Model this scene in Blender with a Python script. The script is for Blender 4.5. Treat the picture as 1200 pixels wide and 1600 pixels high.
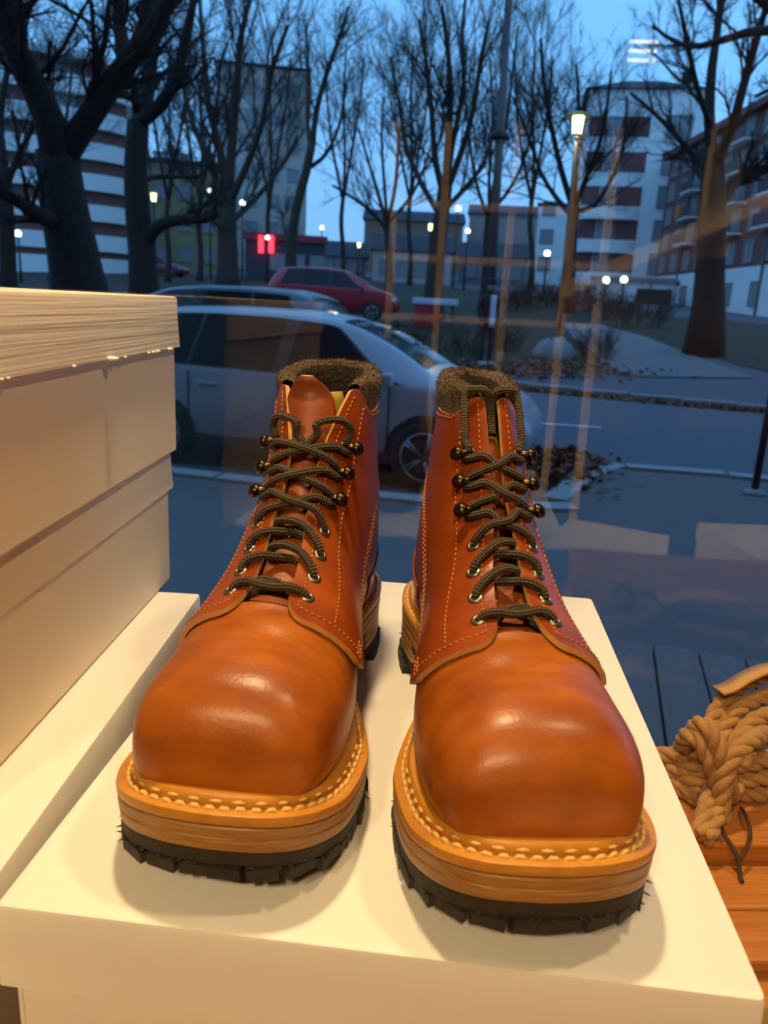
import bpy, bmesh, math, random
import numpy as np
from mathutils import Vector, Matrix

# ------------------------------------------------------------------ scene, camera, sky, lights, exposure
scene = bpy.context.scene
for o in list(bpy.data.objects):
    bpy.data.objects.remove(o, do_unlink=True)
COL = scene.collection
LID = 1.35                      # height of the display box's lid above the street
CAM = np.array([0.0, 0.0, LID + 0.25])
FPX, HOR, ROLL = 1200.0, 475.0, math.radians(3.0)
PITCH = math.atan((800 - HOR) / FPX)
cF = np.array([0, math.cos(PITCH), -math.sin(PITCH)])
cR = np.array([1.0, 0, 0])
cU = np.cross(cR, cF)
ax = cR * math.cos(ROLL) + cU * math.sin(ROLL)
ay = -cR * math.sin(ROLL) + cU * math.cos(ROLL)
cam = bpy.data.cameras.new('camera')
cam.sensor_fit = 'VERTICAL'
cam.sensor_height = 36.0
cam.lens = FPX * 36.0 / 1600.0
cam.clip_start, cam.clip_end = 0.02, 800
cam.dof.use_dof = True
cam.dof.focus_distance = 0.50
cam.dof.aperture_fstop = 13.0
camo = bpy.data.objects.new('camera', cam)
COL.objects.link(camo)
M4 = Matrix(((ax[0], ay[0], -cF[0], CAM[0]), (ax[1], ay[1], -cF[1], CAM[1]), (ax[2], ay[2], -cF[2], CAM[2]), (0, 0, 0, 1)))
camo.matrix_world = M4
scene.camera = camo

scene.view_settings.view_transform = 'Standard'
scene.view_settings.look = 'None'
scene.view_settings.gamma = 1.0
scene.view_settings.exposure = 0.0
scene.view_settings.use_curve_mapping = False
scene.cycles.use_denoising = True
scene.cycles.max_bounces = 8
scene.cycles.transparent_max_bounces = 16
scene.cycles.sample_clamp_indirect = 6.0
scene.cycles.caustics_reflective = False
scene.cycles.caustics_refractive = False

# dusk sky: pale above the roofs, deeper blue overhead
world = bpy.data.worlds.new('dusk_sky')
scene.world = world
world.use_nodes = True
wn, wl = world.node_tree.nodes, world.node_tree.links
wn.clear()
w_out = wn.new('ShaderNodeOutputWorld')
w_bg = wn.new('ShaderNodeBackground')
w_tc = wn.new('ShaderNodeTexCoord')
w_sp = wn.new('ShaderNodeSeparateXYZ')
w_rp = wn.new('ShaderNodeValToRGB')
w_rp.color_ramp.elements[0].position = 0.0
w_rp.color_ramp.elements[0].color = (0.27, 0.60, 1.12, 1)
w_rp.color_ramp.elements[1].position = 0.75
w_rp.color_ramp.elements[1].color = (0.24, 0.64, 1.36, 1)
e_ = w_rp.color_ramp.elements.new(0.25)
e_.color = (0.235, 0.69, 1.38, 1)
w_bg.inputs['Strength'].default_value = 1.0
wl.new(w_tc.outputs['Generated'], w_sp.inputs[0])
wl.new(w_sp.outputs['Z'], w_rp.inputs[0])
wl.new(w_rp.outputs[0], w_bg.inputs[0])
wl.new(w_bg.outputs[0], w_out.inputs[0])

WARM = (1.0, 0.70, 0.35)
def area_light(name, loc, target, energy, size, color=WARM, spread=180):
    l = bpy.data.lights.new(name, 'AREA')
    l.shape = 'DISK'
    l.size = size
    l.energy = energy
    l.color = color
    l.spread = math.radians(spread)
    o = bpy.data.objects.new(name, l)
    COL.objects.link(o)
    o.location = loc
    o.rotation_euler = (Vector(target) - Vector(loc)).to_track_quat('-Z', 'Y').to_euler()
    return o
# ceiling spots over the window display, added fills behind the camera, room spots (their housings are built with the shop)
SPOTS = [((-0.10, 0.52, 2.60), (-0.05, 0.42, 1.35), 10.5, 0.09),
         ((0.50, 0.30, 2.60), (0.15, 0.42, 1.35), 4.2, 0.09),
         ((-0.55, -1.0, 2.60), (-0.05, 0.30, 1.35), 9.5, 0.12),  # added unseen fill, brightens faces turned to the camera
         ((-0.10, -1.0, 2.60), (0.0, 0.30, 1.35), 7.5, 0.12),  # second added fill from behind the camera
         ((-0.9, -0.8, 2.60), (0.25, -1.75, 1.3), 24.0, 0.10),
         ((1.5, -0.5, 2.60), (0.95, -0.9, 0.8), 26.0, 0.10)]
for i, (a, b, e, s) in enumerate(SPOTS):
    area_light('spot_light', a, b, e, s, spread=160 if i < 4 else 75)

# ------------------------------------------------------------------ helpers
def pix_ray(px, py):
    dx, dy = px - 600.0, 800.0 - py
    d = cF * FPX + ax * dx + ay * dy
    return d / np.linalg.norm(d)
def at_z(px, py, z):
    d = pix_ray(px, py)
    return CAM + d * ((z - CAM[2]) / d[2])
def at_d(px, py, dist):
    """the point seen at that pixel whose horizontal distance is dist"""
    d = pix_ray(px, py)
    return CAM + d * (dist / math.hypot(d[0], d[1]))
def rot2(x, y, a):
    c, s = math.cos(a), math.sin(a)
    return np.array([c * x - s * y, s * x + c * y])

def tag(o, label=None, cat=None, group=None, kind=None):
    if label: o['label'] = label
    if cat: o['category'] = cat
    if group: o['group'] = group
    if kind: o['kind'] = kind
    return o
def empty(name, loc=(0, 0, 0), rz=0.0):
    o = bpy.data.objects.new(name, None)
    o.empty_display_size = 0.05
    COL.objects.link(o)
    o.location = loc
    o.rotation_euler = (0, 0, rz)
    return o
def link_mesh(name, me, parent=None, loc=None, rot=None, scale=None):
    o = bpy.data.objects.new(name, me)
    COL.objects.link(o)
    if parent is not None: o.parent = parent
    if loc is not None: o.location = loc
    if rot is not None: o.rotation_euler = rot
    if scale is not None: o.scale = scale
    return o
def make_mesh(name, V, F, mats, smooth=False, midx=None, fix=True, uv=None):
    me = bpy.data.meshes.new(name)
    me.from_pydata([tuple(map(float, v)) for v in V], [], [tuple(int(i) for i in f) for f in F])
    if not isinstance(mats, (list, tuple)): mats = [mats]
    for m in mats: me.materials.append(m)
    if midx is not None: me.polygons.foreach_set('material_index', np.asarray(midx, dtype=np.int32))
    if uv is not None:
        l = me.uv_layers.new(name='UVMap')
        vi = np.empty(len(me.loops), dtype=np.int32)
        me.loops.foreach_get('vertex_index', vi)
        l.data.foreach_set('uv', np.asarray(uv, dtype=np.float32)[vi].ravel())
    if fix:
        bm = bmesh.new(); bm.from_mesh(me)
        bmesh.ops.recalc_face_normals(bm, faces=bm.faces)
        bm.to_mesh(me); bm.free()
    if smooth: me.polygons.foreach_set('use_smooth', np.ones(len(me.polygons), dtype=bool))
    me.update()
    return me
def mobj(name, V, F, mats, parent=None, smooth=False, midx=None, fix=True, uv=None):
    return link_mesh(name, make_mesh(name, V, F, mats, smooth, midx, fix, uv), parent)
def auto_smooth(o, ang=35):
    me = o.data
    me.polygons.foreach_set('use_smooth', np.ones(len(me.polygons), dtype=bool))
    bm = bmesh.new(); bm.from_mesh(me)
    for e in bm.edges:
        if len(e.link_faces) == 2 and e.calc_face_angle(0) > math.radians(ang): e.smooth = False
    bm.to_mesh(me); bm.free()
    return o

class MB:
    """collects several shapes of one part"""
    def __init__(s): s.V, s.F, s.M, s.UV = [], [], [], []
    def add(s, V, F, m=0, uv=None):
        n = len(s.V)
        s.V.extend([tuple(v) for v in V])
        s.F.extend([tuple(i + n for i in f) for f in F])
        s.M.extend([m] * len(F))
        s.UV.extend(uv if uv is not None else [(0, 0)] * len(V))
        return s
    def box(s, c, d, m=0, rz=0.0, R=None):
        V, F = box_vf(d)
        V = np.array(V)
        if R is not None: V = V @ np.asarray(R).T
        elif rz:
            q = rot2(V[:, 0], V[:, 1], rz); V = np.column_stack([q[0], q[1], V[:, 2]])
        return s.add(V + np.asarray(c), F, m)
    def tube(s, P, r, n=8, m=0, caps=True, closed=False):
        V, F, uv = tube_vf(P, r, n, caps, closed)
        return s.add(V, F, m, uv)
    def lathe(s, prof, n=16, c=(0, 0, 0), m=0, R=None):
        V, F = lathe_vf(prof, n)
        V = np.array(V)
        if R is not None: V = V @ np.asarray(R).T
        return s.add(V + np.asarray(c), F, m)
    def build(s, name, mats, parent=None, smooth=False, fix=True, bevel=0.0, uv=False, auto=None):
        o = mobj(name, s.V, s.F, mats, parent, smooth, s.M, fix, s.UV if uv else None)
        if bevel:
            b = o.modifiers.new('bevel', 'BEVEL'); b.width = bevel; b.segments = 2; b.limit_method = 'ANGLE'
        if auto: auto_smooth(o, auto)
        return o
def box_vf(d):
    x, y, z = d[0] / 2, d[1] / 2, d[2] / 2
    V = [(-x, -y, -z), (x, -y, -z), (x, y, -z), (-x, y, -z), (-x, -y, z), (x, -y, z), (x, y, z), (-x, y, z)]
    F = [(0, 3, 2, 1), (4, 5, 6, 7), (0, 1, 5, 4), (1, 2, 6, 5), (2, 3, 7, 6), (3, 0, 4, 7)]
    return V, F
def grid_f(n, m, cu=False, cv=False, off=0):
    F = []
    for i in range(n if cu else n - 1):
        for j in range(m if cv else m - 1):
            a, b = i, (i + 1) % n
            c, d = j, (j + 1) % m
            F.append((off + a * m + c, off + a * m + d, off + b * m + d, off + b * m + c))
    return F
def frames(P, closed=False):
    P = np.asarray(P, float)
    T = np.empty_like(P)
    if closed: T = np.roll(P, -1, 0) - np.roll(P, 1, 0)
    else:
        T[1:-1] = P[2:] - P[:-2]; T[0] = P[1] - P[0]; T[-1] = P[-1] - P[-2]
    T /= np.linalg.norm(T, axis=1)[:, None] + 1e-12
    u = np.cross(T[0], (0, 0, 1.0))
    if np.linalg.norm(u) < .1: u = np.cross(T[0], (1.0, 0, 0))
    N = [u / np.linalg.norm(u)]
    for i in range(1, len(P)):
        u = N[-1] - T[i] * np.dot(N[-1], T[i])
        N.append(u / (np.linalg.norm(u) + 1e-12))
    N = np.array(N)
    return T, N, np.cross(T, N)
def tube_vf(P, r, n=8, caps=True, closed=False):
    P = np.asarray(P, float); k = len(P)
    r = np.broadcast_to(np.asarray(r, float), (k,))
    T, N, B = frames(P, closed)
    a = np.arange(n) * 2 * math.pi / n
    V = P[:, None] + r[:, None, None] * (np.cos(a)[None, :, None] * N[:, None] + np.sin(a)[None, :, None] * B[:, None])
    F = grid_f(k, n, closed, True)
    L = np.concatenate([[0], np.cumsum(np.linalg.norm(np.diff(P, axis=0), axis=1))])
    uv = [(j / n, L[i]) for i in range(k) for j in range(n)]
    if caps and not closed:
        F.append(tuple(range(n))); F.append(tuple((k - 1) * n + j for j in range(n)))
    return V.reshape(-1, 3), F, uv
def lathe_vf(prof, n=16):
    V = [(r * math.cos(a), r * math.sin(a), z) for r, z in prof for a in [2 * math.pi * j / n for j in range(n)]]
    F = grid_f(len(prof), n, False, True)
    if prof[0][0] > 1e-6: F.append(tuple(range(n)))
    if prof[-1][0] > 1e-6: F.append(tuple((len(prof) - 1) * n + j for j in range(n)))
    return V, F
def spline(P, k=8, closed=False):
    P = np.asarray(P, float); n = len(P); out = []
    g = (lambda i: P[i % n]) if closed else (lambda i: P[min(max(i, 0), n - 1)])
    for i in range(n if closed else n - 1):
        p0, p1, p2, p3 = g(i - 1), g(i), g(i + 1), g(i + 2)
        for f in np.arange(k) / k:
            out.append(.5 * (2 * p1 + (p2 - p0) * f + (2 * p0 - 5 * p1 + 4 * p2 - p3) * f ** 2 + (-p0 + 3 * p1 - 3 * p2 + p3) * f ** 3))
    if not closed: out.append(P[-1])
    return np.array(out)
def basis(n, up=(0, 0, 1)):
    n = np.asarray(n, float); n = n / np.linalg.norm(n)
    u = np.asarray(up, float) - n * np.dot(up, n)
    u /= np.linalg.norm(u) + 1e-12
    return np.column_stack([np.cross(u, n), u, n])      # columns: right, up, normal

# ------------------------------------------------------------------ materials
MAT = {}
def mat(name, color, rough=.6, metal=0.0, spec=.5, noise=None, bump=None, emit=None, coat=0.0, sheen=0.0, uvbump=None, trans=0.0):
    """noise: list of (scale, amount, colour, detail, stretch) mixed over the base; bump: list of (scale, strength, distance, stretch)"""
    if name in MAT: return MAT[name]
    m = bpy.data.materials.new(name); m.use_nodes = True
    nt = m.node_tree; N, L = nt.nodes, nt.links
    b = N['Principled BSDF']
    b.inputs['Base Color'].default_value = (*color, 1)
    b.inputs['Roughness'].default_value = rough
    b.inputs['Metallic'].default_value = metal
    b.inputs['Specular IOR Level'].default_value = spec
    if coat: b.inputs['Coat Weight'].default_value = coat; b.inputs['Coat Roughness'].default_value = .25
    if sheen: b.inputs['Sheen Weight'].default_value = sheen
    if emit:
        b.inputs['Emission Color'].default_value = (*emit[0], 1); b.inputs['Emission Strength'].default_value = emit[1]
    tc = N.new('ShaderNodeTexCoord')
    def vec(stretch):
        if not stretch: return tc.outputs['Object']
        mp = N.new('ShaderNodeMapping'); mp.inputs['Scale'].default_value = stretch
        L.new(tc.outputs['Object'], mp.inputs[0]); return mp.outputs[0]
    last = None
    for (sc, amt, c2, det, stretch) in (noise or []):
        t = N.new('ShaderNodeTexNoise'); t.inputs['Scale'].default_value = sc; t.inputs['Detail'].default_value = det
        L.new(vec(stretch), t.inputs['Vector'])
        r = N.new('ShaderNodeMapRange'); r.inputs[1].default_value = .35; r.inputs[2].default_value = .65
        r.inputs[3].default_value = 0; r.inputs[4].default_value = amt
        L.new(t.outputs['Fac'], r.inputs[0])
        mx = N.new('ShaderNodeMix'); mx.data_type = 'RGBA'
        L.new(r.outputs[0], mx.inputs[0])
        if last: L.new(last, mx.inputs[6])
        else: mx.inputs[6].default_value = (*color, 1)
        mx.inputs[7].default_value = (*c2, 1)
        last = mx.outputs[2]
    if last: L.new(last, b.inputs['Base Color'])
    nrm = None
    for (sc, st, dist, stretch) in (bump or []):
        t = N.new('ShaderNodeTexNoise'); t.inputs['Scale'].default_value = sc; t.inputs['Detail'].default_value = 3
        L.new(vec(stretch), t.inputs['Vector'])
        bp = N.new('ShaderNodeBump'); bp.inputs['Strength'].default_value = st; bp.inputs['Distance'].default_value = dist
        L.new(t.outputs['Fac'], bp.inputs['Height'])
        if nrm: L.new(nrm, bp.inputs['Normal'])
        nrm = bp.outputs[0]
    if uvbump:                                   # braided cord: crossing diagonal ribs
        us, vs, st, dist = uvbump
        sx = N.new('ShaderNodeSeparateXYZ'); L.new(tc.outputs['UV'], sx.inputs[0])
        outs = []
        for sg in (1, -1):
            a = N.new('ShaderNodeMath'); a.operation = 'MULTIPLY'; a.inputs[1].default_value = us * 2 * math.pi; L.new(sx.outputs[0], a.inputs[0])
            c = N.new('ShaderNodeMath'); c.operation = 'MULTIPLY'; c.inputs[1].default_value = sg * vs * 2 * math.pi; L.new(sx.outputs[1], c.inputs[0])
            d = N.new('ShaderNodeMath'); d.operation = 'ADD'; L.new(a.outputs[0], d.inputs[0]); L.new(c.outputs[0], d.inputs[1])
            e = N.new('ShaderNodeMath'); e.operation = 'SINE'; L.new(d.outputs[0], e.inputs[0]); outs.append(e)
        mxm = N.new('ShaderNodeMath'); mxm.operation = 'MULTIPLY'; L.new(outs[0].outputs[0], mxm.inputs[0]); L.new(outs[1].outputs[0], mxm.inputs[1])
        bp = N.new('ShaderNodeBump'); bp.inputs['Strength'].default_value = st; bp.inputs['Distance'].default_value = dist
        L.new(mxm.outputs[0], bp.inputs['Height']); nrm = bp.outputs[0]
    if nrm: L.new(nrm, b.inputs['Normal'])
    MAT[name] = m
    return m
# ------------------------------------------------------------------ the boots
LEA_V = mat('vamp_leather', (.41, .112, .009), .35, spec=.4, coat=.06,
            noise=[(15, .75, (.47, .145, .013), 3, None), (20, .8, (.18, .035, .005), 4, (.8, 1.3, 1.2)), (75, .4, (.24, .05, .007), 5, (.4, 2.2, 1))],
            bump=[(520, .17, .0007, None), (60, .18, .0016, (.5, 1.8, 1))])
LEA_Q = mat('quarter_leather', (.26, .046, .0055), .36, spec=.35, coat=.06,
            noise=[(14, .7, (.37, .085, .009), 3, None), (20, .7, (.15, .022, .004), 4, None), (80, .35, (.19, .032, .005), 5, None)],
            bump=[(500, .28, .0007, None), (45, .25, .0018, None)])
LEA_EDGE = mat('cut_leather_edge', (.62, .34, .09), .7, noise=[(120, .5, (.45, .22, .05), 3, None)])
LEA_TAN = mat('welt_leather', (.58, .27, .035), .42, spec=.4, coat=.1,
              noise=[(25, .6, (.48, .19, .022), 4, None), (200, .3, (.36, .13, .02), 4, None)], bump=[(300, .15, .0006, None)])
LEA_STACK = mat('stacked_leather', (.37, .175, .040), .45, spec=.4,
                noise=[(60, .8, (.18, .068, .015), 5, (.25, .25, 14)), (220, .5, (.64, .40, .14), 4, (.2, .2, 6)), (18, .4, (.27, .11, .025), 3, None)], bump=[(250, .25, .0008, (.2, .2, 5))])
LEA_DARK = mat('dark_leather_line', (.13, .045, .012), .6)
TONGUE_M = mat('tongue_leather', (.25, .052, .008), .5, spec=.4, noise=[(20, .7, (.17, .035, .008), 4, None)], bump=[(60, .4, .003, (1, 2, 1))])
LINING_M = mat('olive_lining', (.33, .24, .035), .85, noise=[(60, .4, (.22, .15, .02), 3, None)])
FLEECE_M = mat('brown_fleece', (.050, .025, .009), .95, sheen=.15, noise=[(180, .7, (.095, .05, .02), 4, None)], bump=[(350, .9, .003, None)])
INNER_M = mat('painted_shade_lining', (.016, .009, .005), .95, bump=[(350, .9, .003, None)])  # shade inside the shaft put into the colour; the fleece itself is lighter
RUBBER_M = mat('black_rubber', (.020, .017, .014), .75, bump=[(200, .5, .002, None)], noise=[(80, .5, (.04, .033, .026), 3, None)])
LACE_M = mat('olive_brown_lace', (.062, .038, .013), .75, sheen=.08, uvbump=(4, 330, .9, .0012))
BRASS_M = mat('aged_brass', (.055, .040, .020), .30, metal=1.0, noise=[(150, .5, (.14, .105, .055), 3, None)])
NICKEL_M = mat('dull_eyelet_metal', (.26, .23, .18), .35, metal=1.0)
HOLE_M = mat('dark_hole', (.01, .007, .005), .9)
THREAD_M = mat('tan_thread', (.42, .135, .035), .7)
WELT_THREAD_M = mat('cream_waxed_thread', (.66, .44, .14), .6)

# stations toe -> collar: Dy Dz (ridge)  Py Pz (sole / back)  wm wl (half widths)  xc  v  ed ep
ST0 = np.array([
 [309.8, 55.2, 309.8, 54.8, .05, .05, 0, .40, 2.0, 2.2],
 [309.5, 62, 309.5, 49, 17, 17, 0, .40, 2.2, 2.6],
 [308.6, 69, 308.8, 47, 25, 25, 0, .40, 2.3, 2.6],
 [306, 77, 307, 46, 33, 33, 0, .40, 2.4, 2.8],
 [300.5, 85, 303, 45, 39, 39, 0, .39, 2.45, 3.0],
 [291, 92, 295, 43, 43.5, 43.5, 0, .37, 2.45, 3.0],
 [277, 96, 282, 40, 46.5, 46.5, 0, .35, 2.4, 3.0],
 [258, 98.5, 262, 36, 48, 48, 0, .34, 2.3, 3.0],
 [235, 103, 238, 33, 48, 48, 0, .33, 2.2, 3.0],
 [212, 109, 212, 32, 46, 46, 0, .34, 2.1, 3.0],
 [195, 118, 180, 34, 41, 42, 0, .36, 2.0, 2.8],
 [180, 128, 140, 38, 36, 37.5, -1, .38, 2.0, 2.7],
 [167, 139, 95, 42, 33.5, 35, -1, .42, 2.0, 2.6],
 [156, 150, 55, 45, 33, 34, 0, .45, 2.0, 2.6],
 [147, 160, 24, 50, 33, 34, 0, .47, 2.0, 2.5],
 [140, 169, 13, 75, 32.5, 33.5, 0, .48, 2.0, 2.3],
 [134, 177, 13, 100, 32, 33, 0, .49, 2.0, 2.2],
 [129, 184, 16, 125, 32, 33, 0, .5, 2.0, 2.1],
 [125, 190, 18, 147, 32, 33, 0, .5, 2.0, 2.1],
 [121, 194.5, 18.5, 167, 32, 33, 0, .5, 2.0, 2.1],
 [117.5, 199, 18, 186, 32, 33, 0, .5, 2.0, 2.1],
])
NST = len(ST0) - 1
def catm(A, t):
    n = len(A); s = np.clip(np.asarray(t, float), 0, n - 1 - 1e-9); i = s.astype(int); f = (s - i)[..., None]
    g = lambda k: A[np.clip(k, 0, n - 1)]
    p0, p1, p2, p3 = g(i - 1), g(i), g(i + 1), g(i + 2)
    return .5 * ((2 * p1) + (-p0 + p2) * f + (2 * p0 - 5 * p1 + 4 * p2 - p3) * f ** 2 + (-p0 + 3 * p1 - 3 * p2 + p3) * f ** 3)
ZW = lambda y: np.interp(y, [0, 80, 120, 150, 180, 205, 230, 260, 290, 323], [47, 44, 40, 36, 32, 30, 30.2, 33.2, 39.5, 49])
SOLE = np.array([(0, -.5, .5), (1, -14, 14), (5, -24, 24), (12, -31.5, 31.5), (30, -37.5, 37.5), (60, -39, 38.5), (95, -37, 32), (130, -38, 27),
                 (165, -45, 33), (200, -54, 47), (235, -58, 56), (262, -57.5, 56), (285, -54, 53.5), (302, -47, 47), (313, -37.5, 38), (320, -23, 25),
                 (322.5, -9, 10), (323, -1, 1)])

class Boot:
    def __init__(s, vamp, ankle, collar, xcol, gaps):
        S = ST0.copy(); k = np.arange(NST + 1)
        w = np.interp(k, [0, 9, 12, 14, 17, NST], [vamp, vamp, (vamp + ankle) / 2, ankle, (ankle + collar) / 2, collar])
        S[:, 4] *= w; S[:, 5] *= w
        S[:, 6] += np.interp(k, [0, 15, NST], [0, 0, xcol])
        S[:14, 3] = ZW(S[:14, 2]) - 3
        S[0, 3] = 54.8
        s.S = S
        tt = np.linspace(0, NST, 400); D = catm(S, tt)[:, :2]
        s.tt = tt; s.arc = np.concatenate([[0], np.cumsum(np.linalg.norm(np.diff(D, axis=0), axis=1))])
        s.T0 = 7.85                                     # throat station
        s.a0 = np.interp(s.T0, tt, s.arc); s.a1 = s.arc[-1]
        s.gaps = gaps                                   # half gap against 0..1 up the facing
    def raw(s, t, ph, side):
        t, ph, side = np.broadcast_arrays(np.asarray(t, float), np.asarray(ph, float), np.asarray(side, float))
        q = catm(s.S, t)
        Dy, Dz, Py, Pz, wm, wl, xc, v, ed, ep = [q[..., i] for i in range(10)]
        c, sn = np.cos(ph), np.sin(ph); sd = side * np.where(sn < 0, -1, 1)
        e = np.where(c >= 0, ed, ep)
        a = np.sign(c) * np.abs(c) ** (2 / e); l = np.abs(sn) ** (2 / e)
        f = np.where(c >= 0, v + (1 - v) * a, v + v * a)
        w = np.where(sd > 0, wm, wl)
        return np.stack([xc + sd * w * l, Py + (Dy - Py) * f, Pz + (Dz - Pz) * f], -1)
    def p(s, t, ph, side, off=0.0):
        P = s.raw(t, ph, side)
        if np.ndim(off) == 0 and off == 0: return P
        return P + s.n(t, ph, side) * np.asarray(off, float)[..., None]
    def n(s, t, ph, side):
        h = .04; t = np.asarray(t, float)
        ta, tb = np.clip(t + h, 0, NST), np.clip(t - h, 0, NST)
        a = s.raw(ta, ph, side) - s.raw(tb, ph, side)
        b = s.raw(t, np.asarray(ph) + h, side) - s.raw(t, np.asarray(ph) - h, side)
        n = np.cross(a, b); n /= np.linalg.norm(n, axis=-1)[..., None] + 1e-9
        q = catm(s.S, t)
        cen = np.stack([q[..., 6], q[..., 2] + (q[..., 0] - q[..., 2]) * .5, q[..., 3] + (q[..., 1] - q[..., 3]) * .5], -1)
        d = np.sum(n * (s.raw(t, ph, side) - cen), -1)
        return n * np.where(d < 0, -1, 1)[..., None]
    def up(s, t, ph, side):
        h = .08
        a = s.raw(np.clip(np.asarray(t) + h, 0, NST), ph, side) - s.raw(np.clip(np.asarray(t) - h, 0, NST), ph, side)
        return a / (np.linalg.norm(a, axis=-1)[..., None] + 1e-9)
    def phx(s, t, x, side):
        q = catm(s.S, np.asarray(t, float)); w = np.where(np.asarray(side) > 0, q[..., 4], q[..., 5])
        return np.arcsin(np.clip(np.abs(x) / w, 0, .98) ** (q[..., 8] / 2))
    def gap(s, t):
        a = (np.interp(t, s.tt, s.arc) - s.a0) / (s.a1 - s.a0)
        return np.interp(a, s.gaps[0], s.gaps[1])
    def t_at(s, arc): return np.interp(s.a0 + arc, s.arc, s.tt)
    def on(s, arc, x, off):
        """point near the lacing: arc mm above the throat, x mm towards medial, off mm out of the leather"""
        t = s.t_at(arc); sd = 1 if x >= 0 else -1
        return s.p(t, s.phx(t, x, sd), sd, float(off) if off else 1e-6)

def sole_ring(inset, zf, k=6, y0=None, y1=None):
    R = catm(SOLE, np.linspace(0, len(SOLE) - 1, (len(SOLE) - 1) * k + 1))
    y = 161.5 + (R[:, 0] - 161.5) * (1 - inset / 161.5)
    sc = 1 - inset / 56.0
    xl, xm = R[:, 1] * sc, R[:, 2] * sc
    if y0 is not None or y1 is not None:
        y0 = y[0] if y0 is None else y0; y1 = y[-1] if y1 is None else y1
        n = len(y); yy = y0 + (y1 - y0) * (np.linspace(0, 1, n))
        keep = (y > y0) & (y < y1); yy = np.sort(np.unique(np.concatenate([[y0], y[keep], [y1]])))
        xl, xm = np.interp(yy, y, xl), np.interp(yy, y, xm); y = yy
    z = zf(y)
    return np.stack([np.stack([xl, y, z], -1), np.stack([xm, y, z], -1)], 1)      # [k, 2, 3]
def sole_layer(rings):
    """rings from bottom to top, each [k,2,3] with the same k"""
    V, F = [], []
    k = len(rings[0])
    for r in rings: V.extend(r.reshape(-1, 3))
    for a in (0, len(rings) - 1):
        o = a * 2 * k
        for i in range(k - 1): F.append((o + 2 * i, o + 2 * i + 1, o + 2 * i + 3, o + 2 * i + 2))
    for a in range(len(rings) - 1):
        o, q = a * 2 * k, (a + 1) * 2 * k
        for i in range(k - 1):
            F.append((o + 2 * i, o + 2 * i + 2, q + 2 * i + 2, q + 2 * i)); F.append((o + 2 * i + 1, o + 2 * i + 3, q + 2 * i + 3, q + 2 * i + 1))
        F.append((o, o + 1, q + 1, q)); F.append((o + 2 * k - 2, o + 2 * k - 1, q + 2 * k - 1, q + 2 * k - 2))
    return V, F

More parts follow.
